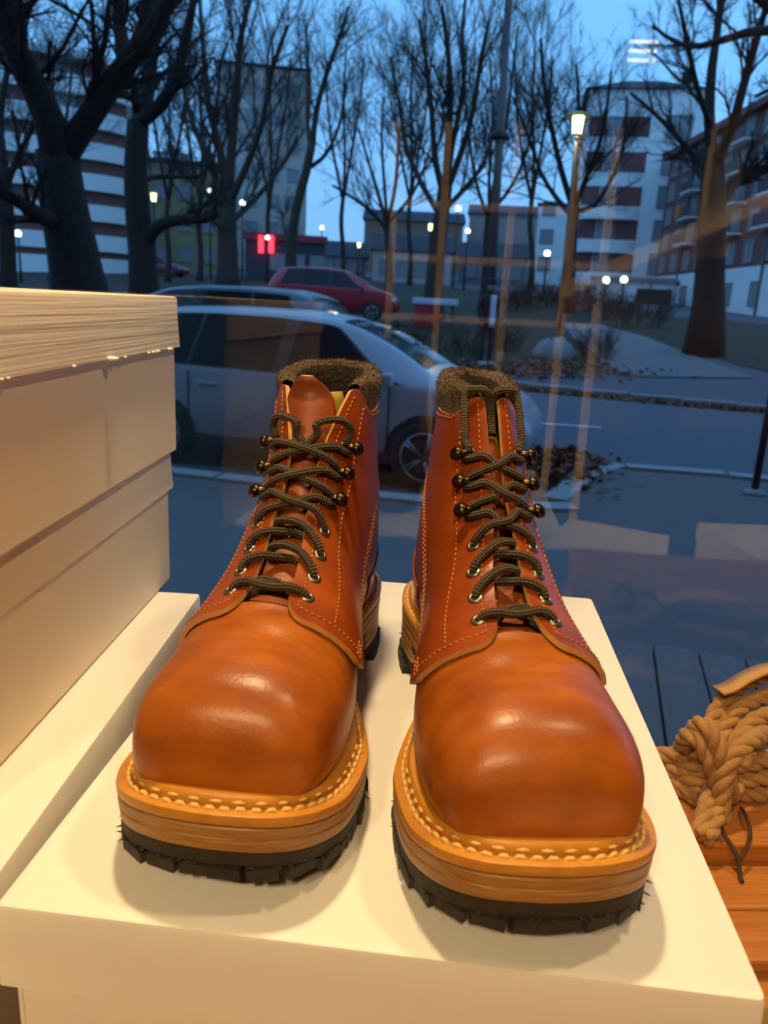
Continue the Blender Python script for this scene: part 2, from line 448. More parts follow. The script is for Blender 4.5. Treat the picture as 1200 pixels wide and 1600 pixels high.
def make_boot(label, loc, yaw, mir, B, open_top, rng):
    root = empty('leather_boot', loc, yaw)
    tag(root, label, 'boot', 'pair of brown leather boots on the white box')
    X = lambda P: np.asarray(P, float).reshape(-1, 3) * np.array([mir, -1, 1]) * .001
    # ---- vamp: one smooth piece from the toe to under the quarters
    nt, nph = 96, 64
    ph = np.linspace(-math.pi, math.pi, nph, endpoint=False)[None]
    T = np.linspace(0, 1, nt)[:, None] * (8.15 + 3.3 * np.clip((np.abs(ph) - .75) / .6, 0, 1) ** 2 * (3 - 2 * np.clip((np.abs(ph) - .75) / .6, 0, 1)))
    V = B.raw(T, ph + 0 * T, 1)
    # burnished creases over the ball of the foot
    yy, xx = V[..., 1], V[..., 0]
    dent = np.exp(-((yy - 252 - 4 * np.sin(xx * .13)) / 5.5) ** 2) + .7 * np.exp(-((yy - 238 + 3 * np.sin(xx * .11)) / 5) ** 2) + .6 * np.exp(-((yy - 266 + 2 * np.cos(xx * .15)) / 6) ** 2)
    V[..., 2] -= dent * 1.5 * np.exp(-((xx - 4) / 24) ** 2) * (V[..., 2] > 70)
    mobj('vamp', X(V), grid_f(nt, nph, False, True), LEA_V, root, True)
    # ---- quarters: two shells with thick cut edges, overlapping the vamp
    vv = np.concatenate([np.linspace(0, .10, 12), np.linspace(.10, 1, 44)[1:]]); uu = np.linspace(0, 1, 60)
    t_low = lambda v: np.interp(np.asarray(v), [0, .08, .16, .26, .35, .42, .5, .62, 1], [7.75, 7.70, 7.80, 8.05, 8.4, 9.0, 9.8, 10.5, 10.8]) + .85 * (1 - np.sqrt(np.clip(1 - (1 - np.clip(np.asarray(v) / .07, 0, 1)) ** 2, 0, 1)))
    def t_top(v):
        v = np.asarray(v)
        return np.interp(v, [0, .012, .03, .07, .11, .15, .19, .25, .34, .5, 1], [19.6, 19.9, 20, 19.95, 19.7, 19.2, 18.8, 18.6, 19.0, 19.5, 19.7])
    def qpt(u, v, side, off):
        t = t_low(v) + u * (t_top(v) - t_low(v)); pf = B.phx(t, B.gap(t), side)
        return B.p(t, pf + v * (math.pi - pf), side, off)
    def qtv(t, v, side, off):
        pf = B.phx(t, B.gap(t), side)
        return B.p(t, pf + np.asarray(v) * (math.pi - pf), side, off)
    UU, VV = np.meshgrid(uu, vv, indexing='ij'); n, m = UU.shape
    for side in (1, -1):
        Vo = qpt(UU, VV, side, np.full(UU.shape, 3.7)); Vi = qpt(UU, VV, side, np.full(UU.shape, .7))
        # rounded lip of the leather
        F = grid_f(n, m) + [tuple(reversed(f)) for f in grid_f(n, m, off=n * m)]
        mi = [0] * len(F); k = n * m
        rim = [(i * m, (i + 1) * m) for i in range(n - 1)] + [(j, j + 1) for j in range(m - 1)] + [((n - 1) * m + j, (n - 1) * m + j + 1) for j in range(m - 1)]
        for a, b in rim: F.append((a, b, b + k, a + k)); mi.append(1)
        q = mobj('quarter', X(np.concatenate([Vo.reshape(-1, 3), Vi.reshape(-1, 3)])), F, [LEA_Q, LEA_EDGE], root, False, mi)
        auto_smooth(q, 50)
        # stitch rows
        st = MB()
        def row(P, Nn, gap=3.4, L=2.3, r=.45):
            P = np.asarray(P); d = np.concatenate([[0], np.cumsum(np.linalg.norm(np.diff(P, axis=0), axis=1))])
            for a in np.arange(0, d[-1] - gap, gap):
                e0 = np.array([np.interp(a, d, P[:, i]) for i in range(3)]); e1 = np.array([np.interp(a + L, d, P[:, i]) for i in range(3)])
                st.tube(X([e0, (e0 + e1) / 2, e1]), np.array([.3, r, .3]) * .001 * 1.2, 5)
        def rowtv(tf, vf, o=3.9):
            Pp = qtv(tf, vf, side, np.full(np.shape(tf), o)); row(Pp, None)
        a = np.linspace(0, 1, 140)
        ve = .045
        tA = t_low(ve) + .25 + a * (19.4 - t_low(ve) - .25); rowtv(tA, np.full(140, ve))                       # along the facing
        tB = 8.3 + a * (19.0 - 8.3); rowtv(tB, np.full(140, .155) + .03 * (1 - a))                               # outside the eyelets
        vb = .05 + a * .30; rowtv(t_low(vb) + .30, vb)                                                        # along the lower edge
        vbt = .17 + a * .83; rowtv(t_top(vbt) - .25, vbt)                                                     # under the collar
        for dv in (0, .022):                                                                                  # counter seam, curving up to the back
            tC = np.maximum(10.2 + a * 8.0, 0); vC = .48 + dv - .10 * np.sin(a * math.pi) + .36 * np.clip(a - .45, 0, 1) ** 1.3 * 1.6
            rowtv(tC, np.clip(vC, 0, 1))
        for dv in (0, .02): rowtv(t_low(.33 + dv) + .18 + a * .6, np.full(140, .33 + dv))                                        # short bar tack
        so = st.build('stitching', THREAD_M, root, True); so['kind'] = 'stuff'
    # ---- counter overlay at the heel
    uu2 = np.linspace(0, 1, 30); sidegrid = []
    V2 = []
    vs = np.linspace(-1, 1, 60)
    for u in uu2:
        rowp = []
        for x in vs:
            sd = 1 if x >= 0 else -1; a = abs(x)
            v = 1 - .50 * a
            ttop = 17.4 - 5.2 * a ** 1.6; t = 12.4 + u * (max(ttop, 12.41) - 12.4)
            rowp.append(qtv(np.array(t), np.array(v), sd, np.array(4.8)))
        V2.append(rowp)
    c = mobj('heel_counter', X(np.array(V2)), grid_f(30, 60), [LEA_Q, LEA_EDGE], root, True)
    sm = c.modifiers.new('thickness', 'SOLIDIFY'); sm.thickness = .0016; sm.offset = 0
    # ---- lining seen inside the shaft
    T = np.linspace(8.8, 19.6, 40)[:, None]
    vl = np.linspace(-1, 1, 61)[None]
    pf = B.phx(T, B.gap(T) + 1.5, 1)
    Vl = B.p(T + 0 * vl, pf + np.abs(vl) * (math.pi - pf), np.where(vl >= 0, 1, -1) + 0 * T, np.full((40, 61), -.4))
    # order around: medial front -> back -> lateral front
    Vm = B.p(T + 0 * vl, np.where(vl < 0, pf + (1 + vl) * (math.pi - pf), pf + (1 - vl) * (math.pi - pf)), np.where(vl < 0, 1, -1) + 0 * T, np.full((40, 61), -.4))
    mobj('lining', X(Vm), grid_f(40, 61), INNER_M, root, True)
    # ---- insole closing the inside
    # ---- padded fleece collar
    prof = np.array([(.4, -34), (.9, -18), (3.0, -6), (5.2, 8), (4.9, 15), (2.6, 20.5), (-1.5, 22.5), (-5.8, 20.5), (-8.4, 14), (-8.8, 4), (-7.2, -14), (-4, -38)])
    prof = spline(prof, 3)
    cw = np.concatenate([np.linspace(.07, 1, 46), np.linspace(1, .07, 46)[1:]]); sd = np.array([1] * 46 + [-1] * 45)
    tb = np.full(91, 19.9); pfc = B.phx(tb, B.gap(tb), sd); phc = pfc + cw * (math.pi - pfc)
    base = B.raw(tb, phc, sd); nn = B.n(tb, phc, sd); up = B.up(tb, phc, sd)
    up = up * .4 + np.array([0, -.08, .92]) * .6; up /= np.linalg.norm(up, axis=1)[:, None]
    endf = np.clip((cw - .07) / .12, 0, 1) ** .6
    hs = (.55 + .45 * endf) * np.interp(cw, [.1, .3, .6, 1], [.35, .55, .95, 1.1])
    rr = np.random.default_rng(5 + int(open_top))
    Vc = base[None] + (prof[:, 0][:, None] * (.6 + .4 * endf)[None])[..., None] * nn[None] + (np.where(prof[:, 1][:, None] > 0, prof[:, 1][:, None] * hs[None], prof[:, 1][:, None]))[..., None] * up[None]
    Vc = Vc + rr.normal(size=Vc.shape) * .28
    co = mobj('padded_collar', X(Vc), grid_f(len(prof), 91), [FLEECE_M, INNER_M], root, True, [0 if i // 90 < len(prof) - 12 else 1 for i in range((len(prof) - 1) * 90)])  # inner rows take the shade-darkened colour
    co['label'] = 'fuzzy dark brown padded collar'
    # fleece fibres on the collar
    nf = 5200
    gi = rr.integers(2, len(prof) - 8, nf); gj = rr.integers(0, 90, nf); fi, fj = rr.random(nf), rr.random(nf)
    P0 = (Vc[gi, gj] * ((1 - fi) * (1 - fj))[:, None] + Vc[gi + 1, gj] * (fi * (1 - fj))[:, None] + Vc[gi, gj + 1] * ((1 - fi) * fj)[:, None] + Vc[gi + 1, gj + 1] * (fi * fj)[:, None])
    e1 = Vc[gi + 1, gj] - Vc[gi, gj]; e2 = Vc[gi, gj + 1] - Vc[gi, gj]
    nf_ = np.cross(e1, e2); nf_ /= np.linalg.norm(nf_, axis=1)[:, None] + 1e-9
    mid = base[gj] - nn[gj] * 2 + up[gj] * 8
    nf_ *= np.sign(np.sum(nf_ * (P0 - mid), 1))[:, None]
    dr = nf_ + rr.normal(size=(nf, 3)) * .7; dr /= np.linalg.norm(dr, axis=1)[:, None]
    wv = np.cross(dr, rr.normal(size=(nf, 3))); wv /= np.linalg.norm(wv, axis=1)[:, None]
    ln = rr.uniform(1.0, 2.4, nf)[:, None]
    A = np.stack([P0 - wv * .13, P0 + wv * .13, P0 + dr * ln * .6 + wv * .08 + rr.normal(size=(nf, 3)) * .2, P0 + dr * ln], 1)
    ff = mobj('fleece_fibres', X(A), [(4 * i, 4 * i + 1, 4 * i + 2, 4 * i + 3) for i in range(nf)], FLEECE_M, co, False, fix=False)
    ff['kind'] = 'stuff'
    # ---- tongue
    full = B.a1 - B.a0
    na, nx = 40, 15
    top = full + (9 if open_top else -22)
    Vt = []
    for i in range(na):
        a = -6 + (top + 6) * i / (na - 1)
        hw = np.interp(a / top, [-.1, .5, .82, .93, .98, 1], [17, 17, 19 if open_top else 14, 15 if open_top else 12, 9, 4])
        r = []
        for j in range(nx):
            x = hw * (2 * j / (nx - 1) - 1)
            aa = min(a, full - 2)
            pt = B.on(aa, x, -8.0 if not open_top else -5.2 if a < .6 * full else -5.2 + 2.6 * min(1, (a - .6 * full) / (.2 * full)))
            if a > aa: pt = pt + (a - aa) * np.array([0, .12 if open_top else -.3, .95])
            wob = (1.2 * math.sin(a * .16) + .8 * math.sin(a * .43 + x * .2)) * (1 - min(1, max(0, a / full - .55) / .2))
            if open_top:
                k = max(0, (a - .72 * full) / (.28 * full)); pt = pt + np.array([-3.5 * k, 5.0 * k, 0])
            pt = pt + np.array([0, wob * .5, wob * .4])
            r.append(pt)
        Vt.append(r)
    Vt = np.array(Vt)
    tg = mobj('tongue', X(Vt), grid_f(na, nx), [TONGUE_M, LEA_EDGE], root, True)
    sm = tg.modifiers.new('thickness', 'SOLIDIFY'); sm.thickness = .0022; sm.offset = 0; sm.material_offset_rim = 1
    # olive lining leaf behind the tongue
    Vb = []
    for i in range(14):
        a = .55 * full + (full * .45 + (1 if open_top else -14)) * i / 13
        hw = np.interp(i / 13, [0, .8, 1], [15, 20 if open_top else 13, 15 if open_top else 9])
        r = []
        for j in range(11):
            x = hw * (2 * j / 10 - 1) + (5 if open_top else 0)
            aa = min(a, full - 2); pt = B.on(aa, x, -8.5)
            if a > aa: pt = pt + (a - aa) * np.array([0, -.1, .95])
            r.append(pt)
        Vb.append(r)
    tl = mobj('tongue_lining', X(np.array(Vb)), grid_f(14, 11), LINING_M, root, True)
    sm = tl.modifiers.new('thickness', 'SOLIDIFY'); sm.thickness = .002; sm.offset = 0
    # ---- eyelets and hooks
    E_ARC = [15, 33, 51, 69]; H_ARC = [89, 107, 125]
    def ex(a): return float(B.gap(B.t_at(a))) + 8.5
    prof_e = [(1.9, -.6), (1.9, .6), (2.3, 1.15), (3.1, 1.25), (3.9, .8), (4.2, 0), (4.2, -.6)]
    Ve, Fe = lathe_vf([(r * .001, z * .001) for r, z in prof_e], 20)
    Fe = [f for f in Fe if len(f) == 4]
    em = make_mesh('eyelet', Ve, Fe, NICKEL_M, True)
    hm = make_mesh('eyelet_hole', *lathe_vf([(.0021, -.0004), (.0021, .0000)], 14), HOLE_M)
    hk = MB()
    hk.lathe([(.0042, -.0005), (.0042, .0006), (.0034, .0012), (.0016, .0014)], 18)
    hk.tube(np.array([(-.0008, 0, .001), (-.0012, 0, .0030), (.0002, 0, .0046), (.0022, 0, .0054)]), [.0019, .0017, .0018, .0020], 10)
    sp = [(0.0034 * math.sin(q), -0.0034 * math.cos(q) * .75) for q in np.linspace(0, math.pi, 9)]
    hk.lathe([(max(r, 0), z) for r, z in sp], 16, (.0022, 0, .0056))
    hkm = make_mesh('lace_hook', np.array(hk.V) * 1.3, hk.F, BRASS_M, True)
    def put(me, name, arc, x, off, parent=root):
        t = B.t_at(arc); sdx = 1 if x > 0 else -1; ph_ = B.phx(t, x, sdx)
        n_ = B.n(t, ph_, sdx) * np.array([mir, -1, 1]); pos = X(B.p(t, ph_, sdx, off))[0]
        # hook finger points away from the gap
        lat = np.array([sdx * mir, 0, 0], float); zz = n_ / np.linalg.norm(n_); xx_ = lat - zz * np.dot(lat, zz); xx_ /= np.linalg.norm(xx_); y_ = np.cross(zz, xx_)
        o = link_mesh(name, me, parent)
        o.matrix_local = Matrix(((xx_[0], y_[0], zz[0], pos[0]), (xx_[1], y_[1], zz[1], pos[1]), (xx_[2], y_[2], zz[2], pos[2]), (0, 0, 0, 1)))
        return o
    for a in E_ARC:
        for sd_ in (1, -1):
            e = put(em, 'eyelet', a, sd_ * ex(a), 3.6)
            h = put(hm, 'eyelet_hole', a, sd_ * ex(a), 3.62)
    for a in H_ARC:
        for sd_ in (1, -1): put(hkm, 'lace_hook', a, sd_ * ex(a), 3.6)
    # ---- laces
    lace = MB(); R_ = .0023
    def run(ctrl, k=7):
        P = spline(np.array(ctrl), k); lace.tube(X(P), R_, 10)
    O = B.on
    # bar across the lowest eyelets, sagging towards the toe
    a = E_ARC[0]; x = ex(a); g = float(B.gap(B.t_at(a)))
    run([O(a, -x, -3), O(a + .3, -x + .3, 3.0), O(a + 1.5, -x + 3.2, 6.2), O(a + 1.2, -g, 6.8), O(a - .6, -g * .4, 5.6), O(a - 1.6, g * .4, 5.6), O(a - 1.2, g, 6.8), O(a - .4, x - 3.2, 6.2), O(a - .2, x - .3, 3.0), O(a, x, -3)])
    # crossings: out of each eyelet, over its own facing, under the other one
    seq = E_ARC
    for i in range(3):
        for sd_ in (1, -1):
            a0, a1 = seq[i + 1], seq[i + 1] + 15
            x = ex(a0); g0 = float(B.gap(B.t_at(a0 + 5))); g1 = float(B.gap(B.t_at(a1)))
            hi = 1.6 if sd_ > 0 else -2.6
            if i == 2: continue
            sh = 2.4 if sd_ > 0 else -2.4
            run([O(a0, sd_ * x, -3), O(a0 + .6, sd_ * (x - .2), 3.4), O(a0 + 3.6, sd_ * (x - 2.8), 6.6), O(a0 + 8.0 + sh, sd_ * g0, 7.0), O(a0 + 11.5 + sh, sd_ * g0 * .3, 4.4 + hi), O(a0 + 13.6 + sh, -sd_ * g0 * .5, 1.4 + hi), O(a0 + 15 + sh, -sd_ * (g0 + 1), -3.0), O(a0 + 16, -sd_ * (g0 + 7), -3.2)])
    # short hidden crossing under the bar
    for sd_ in (1, -1):
        a0 = E_ARC[0]; g0 = float(B.gap(B.t_at(a0)))
        hi = .6 if sd_ > 0 else -2.4
        run([O(a0 + 2, sd_ * (g0 + 6), -3), O(a0 + 4.5, sd_ * (g0 + .5), -2.0), O(a0 + 7, sd_ * g0 * .3, 1.2 + hi), O(a0 + 9.5, -sd_ * g0 * .6, 1.0 + hi), O(a0 + 12, -sd_ * (g0 + 1), -2.4), O(a0 + 13.5, -sd_ * (g0 + 6), -3)])
    # top eyelets to the hooks, zigzag round each hook
    for sd_ in (1, -1):
        hi = 1.8 if sd_ > 0 else -.9
        a0 = E_ARC[3]; x = ex(a0)
        C = [O(a0, sd_ * x, -3), O(a0 + .4, sd_ * (x - .2), 3.0), O(a0 + 2.6, sd_ * (x - 3), 6.4), O(a0 + 6, sd_ * (x - 8), 7.0 + hi), O(a0 + 9, -sd_ * 1.0, 6.4 + hi)]
        s2 = -sd_
        for k_, ah in enumerate(H_ARC):
            xh = ex(ah); gh = float(B.gap(B.t_at(ah)))
            C += [O(ah - 4.2, s2 * (xh - 7), 6.6 + hi * .5), O(ah - 3.2, s2 * (xh - 1.5), 6.0), O(ah - .2, s2 * (xh + 1.2), 5.6), O(ah + 3.2, s2 * (xh - 1.2), 6.0)]
            if k_ < 2:
                C += [O(ah + 4.4, s2 * (xh - 7), 6.8 + hi * .5), O(ah + 6.6, s2 * .5, 7.0 + hi)]
                s2 = -s2
            else:
                if open_top:
                    C += [O(ah + 9, s2 * (xh - .5), 7.5), O(ah + 12, s2 * (xh - 4), 10), O(ah + 10, s2 * (xh - 9.5), 11), O(ah + 5.5, s2 * (xh - 14.5), 9.0), O(ah + .5, s2 * 4.5, 5.5), O(ah - 4.5, s2 * 1.5, 2.5), O(ah - 10, s2 * .8, .2)]
                else:
                    C += [O(ah + 8, s2 * (xh - .5), 7), O(ah + 14, s2 * (xh - 1), 8), O(full - 2, s2 * (xh - 2.8), 9) + np.array([0, 0, 1.5]), O(full - 2, s2 * (xh - 6), 6.5) + np.array([0, 0, 5.0]),
                          O(full - 2, s2 * max(2.5, xh - 9.5), 1.5) + np.array([0, 0, 5.5]), O(full - 2, s2 * 2.2, -3) + np.array([0, 0, 2]), O(full - 8, s2 * 2.0, -5), O(full - 20, s2 * 1.6, -6)]
        run(C)
    lo = lace.build('laces', LACE_M, root, True, fix=True, uv=True)
    lo['label'] = 'olive brown braided laces'
    # ---- sole: rand, welt, leather layers, heel stack, lugged rubber
    def layer(name, specs, m, parent=root, y0=None, y1=None, bev=None):
        V, F = sole_layer([sole_ring(i, f, 6, y0, y1) for i, f in specs])
        return auto_smooth(mobj(name, X(V), F, m, parent), 40)
    Z = lambda d: (lambda y: ZW(y) + d)
    layer('rand', [(7.0, Z(-.5)), (6.6, Z(1.5)), (6.9, Z(4.0)), (8.0, Z(5.6)), (10.5, Z(5.8))], LEA_TAN)
    layer('welt', [(.4, Z(-5.4)), (0, Z(-4.6)), (-.1, Z(-2.6)), (.3, Z(-.7)), (1.4, Z(0))], LEA_TAN)
    layer('welt_seam', [(1.3, Z(-6.4)), (1.3, Z(-5.2))], LEA_DARK)
    layer('midsole', [(.9, Z(-11.6)), (.4, Z(-11)), (.3, Z(-7)), (.8, Z(-6.3))], LEA_STACK)
    layer('midsole', [(1.6, Z(-18.2)), (1.0, Z(-17.4)), (.6, Z(-12.6)), (1.1, Z(-11.7))], LEA_STACK)
    zt = lambda y: ZW(y) - 18.2
    ht = 82.0
    for k in range(3):
        f0 = lambda y, k=k: 12.0 + (zt(y) - 12.0) * (k / 3.0) + .25
        f1 = lambda y, k=k: 12.0 + (zt(y) - 12.0) * ((k + 1) / 3.0) - .25
        layer('heel_lift', [(1.6, f0), (1.1, lambda y, a=f0: a(y) + .8), (1.1, lambda y, a=f1: a(y) - .8), (1.6, f1)], LEA_STACK, y1=ht)
    hc = layer('heel_cap', [(2.2, lambda y: 0 * y + 5.0), (1.4, lambda y: 0 * y + 11.9)], RUBBER_M, y1=ht)
    osb = lambda y: zt(y) - np.interp(y, [80, 140, 165, 330], [4, 4.5, 6.5, 6.5])
    os_ = layer('outsole', [(1.6, osb), (1.2, lambda y: zt(y) - .1)], RUBBER_M, y0=ht - 1)
    lug = make_mesh('lug', *box_vf((.0135, .012, .0056)), RUBBER_M)
    def lugs(parent, ya, yb, zf, step):
        R = sole_ring(7.2, lambda y: 0 * y, 10)
        for side_ in (0, 1):
            P = R[:, side_]; P = P[(P[:, 1] >= ya) & (P[:, 1] <= yb)]
            d = np.concatenate([[0], np.cumsum(np.linalg.norm(np.diff(P, axis=0), axis=1))])
            for a in np.arange(step * .5, d[-1], step):
                q = np.array([np.interp(a, d, P[:, i]) for i in range(3)]); q2 = np.array([np.interp(a + .5, d, P[:, i]) for i in range(3)])
                dv = (q2 - q) * np.array([mir, -1, 1]); ang = math.atan2(dv[1], dv[0]) + rng.uniform(-.08, .08)
                sl = (float(zf(q[1] + 2)) - float(zf(q[1] - 2))) / 4.0
                w = X([[q[0], q[1], float(zf(q[1]))]])[0]
                o = link_mesh('lug', lug, parent, (w[0], w[1], w[2]), (0, 0, ang), (1, rng.uniform(.95, 1.2), rng.uniform(.9, 1.0)))
        # inner blocks
    lugs(os_, 160, 323, lambda y: max(osb(y) - 2.4, 2.85), 14.4)
    lugs(hc, 0, ht - 8, lambda y: 2.85, 14.6)
    # moulding whiskers on the rubber edge
    wk = MB()
    R = sole_ring(.6, lambda y: zt(y) - 7, 10)
    for _ in range(90):
        i = rng.randrange(len(R)); side_ = rng.randrange(2); q = R[i, side_]
        if q[1] < ht: q = q * np.array([1, 1, 0]) + np.array([0, 0, rng.uniform(3, 9)])
        out = np.array([1.0 if side_ else -1.0, (q[1] - 161) / 161 * .8, rng.uniform(-.5, .2)])
        ln = rng.uniform(.8, 2.2); w = np.array([rng.uniform(-.6, .6), rng.uniform(-.6, .6), rng.uniform(-.6, .6)])
        wk.tube(X([q - out * .8, q + out * ln * .5 + w, q + out * ln + w * 1.5]), [.0006, .0004, .0001], 4)
    w_ = wk.build('rubber_whiskers', RUBBER_M, os_, False); w_['kind'] = 'stuff'
    # welt stitches
    ws = MB()
    R = sole_ring(4.6, Z(.25), 10)
    loop = np.concatenate([R[:, 1], R[::-1, 0]])
    d = np.concatenate([[0], np.cumsum(np.linalg.norm(np.diff(loop, axis=0), axis=1))])
    for a in np.arange(0, d[-1] - 6, 6.4):
        q = [np.array([np.interp(a + b, d, loop[:, i]) for i in range(3)]) for b in (0, 1.6, 3.6, 5.2)]
        for e in (0, -1): q[e] = q[e] - np.array([0, 0, .6])
        for e in (1, 2): q[e] = q[e] + np.array([rng.uniform(-.3, .3), rng.uniform(-.3, .3), .5])
        ws.tube(X(q), np.array([.6, 1.0, 1.0, .5]) * .001, 7)
    R2 = sole_ring(6.4, Z(3.0), 10); loop = np.concatenate([R2[:, 1], R2[::-1, 0]])
    d = np.concatenate([[0], np.cumsum(np.linalg.norm(np.diff(loop, axis=0), axis=1))])
    for a in np.arange(2, d[-1] - 6, 9.5):
        q = [np.array([np.interp(a + b, d, loop[:, i]) for i in range(3)]) for b in (0, 2.5, 5)]
        if q[1][1] < 235: continue
        ws.tube(X(q), np.array([.4, .8, .4]) * .001, 6)
    w_ = ws.build('welt_stitching', WELT_THREAD_M, root, True); w_['kind'] = 'stuff'
    return root

GAP_L = ([0, .2, .42, .56, .68, .80, .91, 1.0], [10, 9.5, 8.5, 7, 7.5, 10, 14, 18])
GAP_R = ([0, .2, .35, .5, .62, .8, 1.0], [9.5, 7.8, 6.2, 4.2, 2.8, 2.8, 3.2])
boot_l = make_boot('brown leather boot beside the box stack, collar wide open and tongue showing', (-.0336, .587, LID), -.100, 1,
                   Boot(.985, 1.03, .88, 0, GAP_L), True, random.Random(3))
boot_r = make_boot('brown leather boot nearer the rope, laced shut with loops tucked in', (.0527, .568, LID), .062, -1,
                   Boot(.985, .93, .60, 1.5, GAP_R), False, random.Random(4))
# ------------------------------------------------------------------ the shop: glass, room, bench
GY = -math.radians(5.0)                     # the shop front is turned a little against the camera
G0 = 0.745                                  # glass distance straight ahead
def RM(x, y, z=0.0):
    q = rot2(x, y, GY); return np.array([q[0], q[1], z])
gn = np.array([-math.sin(GY) * -1 * -1, math.cos(GY), 0.0])
gn = np.array([*rot2(0, 1, GY), 0.0])       # glass normal, outwards
GD = G0 * math.cos(GY)
def mir(px, py, dist):
    """the place in the shop whose reflection in the glass is seen at that pixel, dist metres of light path away"""
    p = CAM + pix_ray(px, py) * dist
    return p - 2 * (np.dot(p, gn) - GD) * gn
WALL_M = mat('warm_plaster', (.28, .14, .05), .85, noise=[(3, .3, (.23, .11, .04), 3, None)])
CEIL_M = mat('ceiling_paint', (.30, .27, .24), .95)
FLOORW_M = mat('shop_floor_wood', (.24, .12, .05), .5, noise=[(6, .6, (.16, .075, .03), 4, (8, .7, 1))])
WOOD_M = mat('orange_pine', (.46, .17, .035), .45, noise=[(16, .7, (.30, .095, .018), 4, (.6, 9, 9)), (90, .35, (.55, .24, .06), 4, (.3, 6, 6))], bump=[(60, .2, .002, (.5, 8, 8))])
RACK_M = mat('pale_rack_wood', (.66, .52, .30), .5, noise=[(10, .5, (.55, .41, .21), 3, (4, 4, .6))])
METAL_D = mat('black_metal', (.02, .02, .022), .4, metal=.6)
CARD_M = mat('white_card', (.80, .79, .76), .62, noise=[(5, .25, (.74, .72, .68), 3, None)], bump=[(700, .05, .0005, None)])
CARD_R = mat('ridged_cream_card', (.80, .70, .55), .6, noise=[(9, .35, (.72, .61, .46), 3, (1, 1, 14))], bump=[(34, .22, .004, (.10, .10, 9)), (300, .10, .001, None)])
CARD_C = mat('cream_card', (.80, .68, .52), .62, noise=[(5, .25, (.74, .62, .46), 3, None)], bump=[(700, .05, .0005, None)])
CARD_EDGE = mat('torn_card_fluff', (.9, .88, .84), .9)
DRAW = -3.4
def rbox(name, c, d, m, **k):
    o = MB().box((0, 0, 0), d).build(name, m, **k)
    o.location = RM(*c); o.rotation_euler = (0, 0, GY)
    return o
def st(o): o['kind'] = 'structure'; return o
st(rbox('floor', (.1, -1.33, .01), (5.2, 4.15, .06), FLOORW_M))
st(rbox('ceiling', (.1, -1.33, 2.80), (5.2, 4.15, .10), CEIL_M))
st(rbox('wall_back', (.1, -3.42, 1.4), (5.2, .08, 2.75), WALL_M))
st(rbox('wall_left', (-2.52, -1.33, 1.4), (.08, 4.15, 2.75), WALL_M))
st(rbox('wall_right', (2.72, -1.33, 1.4), (.08, 4.15, 2.75), WALL_M))
st(rbox('wall_front', (.1, G0 - .02, .52), (5.2, .16, 1.0), WALL_M))
st(rbox('trim_1', (.1, G0 - .02, 2.67), (5.2, .16, .16), WALL_M))
st(rbox('trim_2', (.1, G0 + .01, 1.05), (5.2, .22, .07), METAL_D))
for n, x in enumerate((-2.45, 2.65)): st(rbox('trim_%d' % (n + 3), (x, G0 - .01, 1.83), (.07, .10, 1.52), METAL_D))
# glass pane: clear with an ordinary glass reflection on both faces
gm = bpy.data.materials.new('window_glass'); gm.use_nodes = True
N, L = gm.node_tree.nodes, gm.node_tree.links
N.clear()
o_ = N.new('ShaderNodeOutputMaterial'); mx = N.new('ShaderNodeMixShader'); tr = N.new('ShaderNodeBsdfTransparent'); gl = N.new('ShaderNodeBsdfGlossy')
gl.inputs['Roughness'].default_value = .0
tr.inputs[0].default_value = (.985, .99, .99, 1)
ge = N.new('ShaderNodeNewGeometry'); dt = N.new('ShaderNodeVectorMath'); dt.operation = 'DOT_PRODUCT'
L.new(ge.outputs['Incoming'], dt.inputs[0]); L.new(ge.outputs['True Normal'], dt.inputs[1])
ab = N.new('ShaderNodeMath'); ab.operation = 'ABSOLUTE'; L.new(dt.outputs['Value'], ab.inputs[0])
su = N.new('ShaderNodeMath'); su.operation = 'SUBTRACT'; su.inputs[0].default_value = 1.0; L.new(ab.outputs[0], su.inputs[1])
pw = N.new('ShaderNodeMath'); pw.operation = 'POWER'; pw.inputs[1].default_value = 5.0; L.new(su.outputs[0], pw.inputs[0])
ma = N.new('ShaderNodeMath'); ma.operation = 'MULTIPLY_ADD'; ma.inputs[1].default_value = .95; ma.inputs[2].default_value = .05; L.new(pw.outputs[0], ma.inputs[0])
L.new(ma.outputs[0], mx.inputs[0]); L.new(tr.outputs[0], mx.inputs[1]); L.new(gl.outputs[0], mx.inputs[2]); L.new(mx.outputs[0], o_.inputs[0])
st(rbox('added_sky_blocker', (.1, G0 + 1.03, 2.68), (6.5, 1.95, .14), CEIL_M))  # unseen overhang added to keep high skylight off the boots
FACADE_M = mat('facade_render', (.30, .27, .24), .9, noise=[(2, .3, (.24, .21, .19), 3, None)])
st(rbox('facade', (.1, G0 - .05, 9.4), (30, .3, 13.3), FACADE_M))
for xf in (-8.85, 9.05): st(rbox('facade', (xf, G0 - .05, 1.37), (12.5, .3, 2.7), FACADE_M))
w1 = st(rbox('window_1', (.1, G0 + .004, 1.83), (5.04, .006, 1.52), gm))

# window bench of planks
bench = empty('window_bench', RM(.1, .35, .04), GY)
tag(bench, 'low plank bench inside the shop window carrying the boxes and rope', 'bench')
pl = make_mesh('plank', *box_vf((4.9, .112, .035)), WOOD_M)
for k in range(5):
    o = link_mesh('plank', pl, bench, (0, .238 - k * .116, 1.1125)); b = o.modifiers.new('b', 'BEVEL'); b.width = .003; b.segments = 2
MB().box((0, -.26, .55), (4.85, .03, 1.08)).build('front_panel', WOOD_M, bench)
for x in (-2.3, 0, 2.3): MB().box((x, .0, .53), (.08, .5, 1.05)).build('leg', WOOD_M, bench)
BT = 1.17

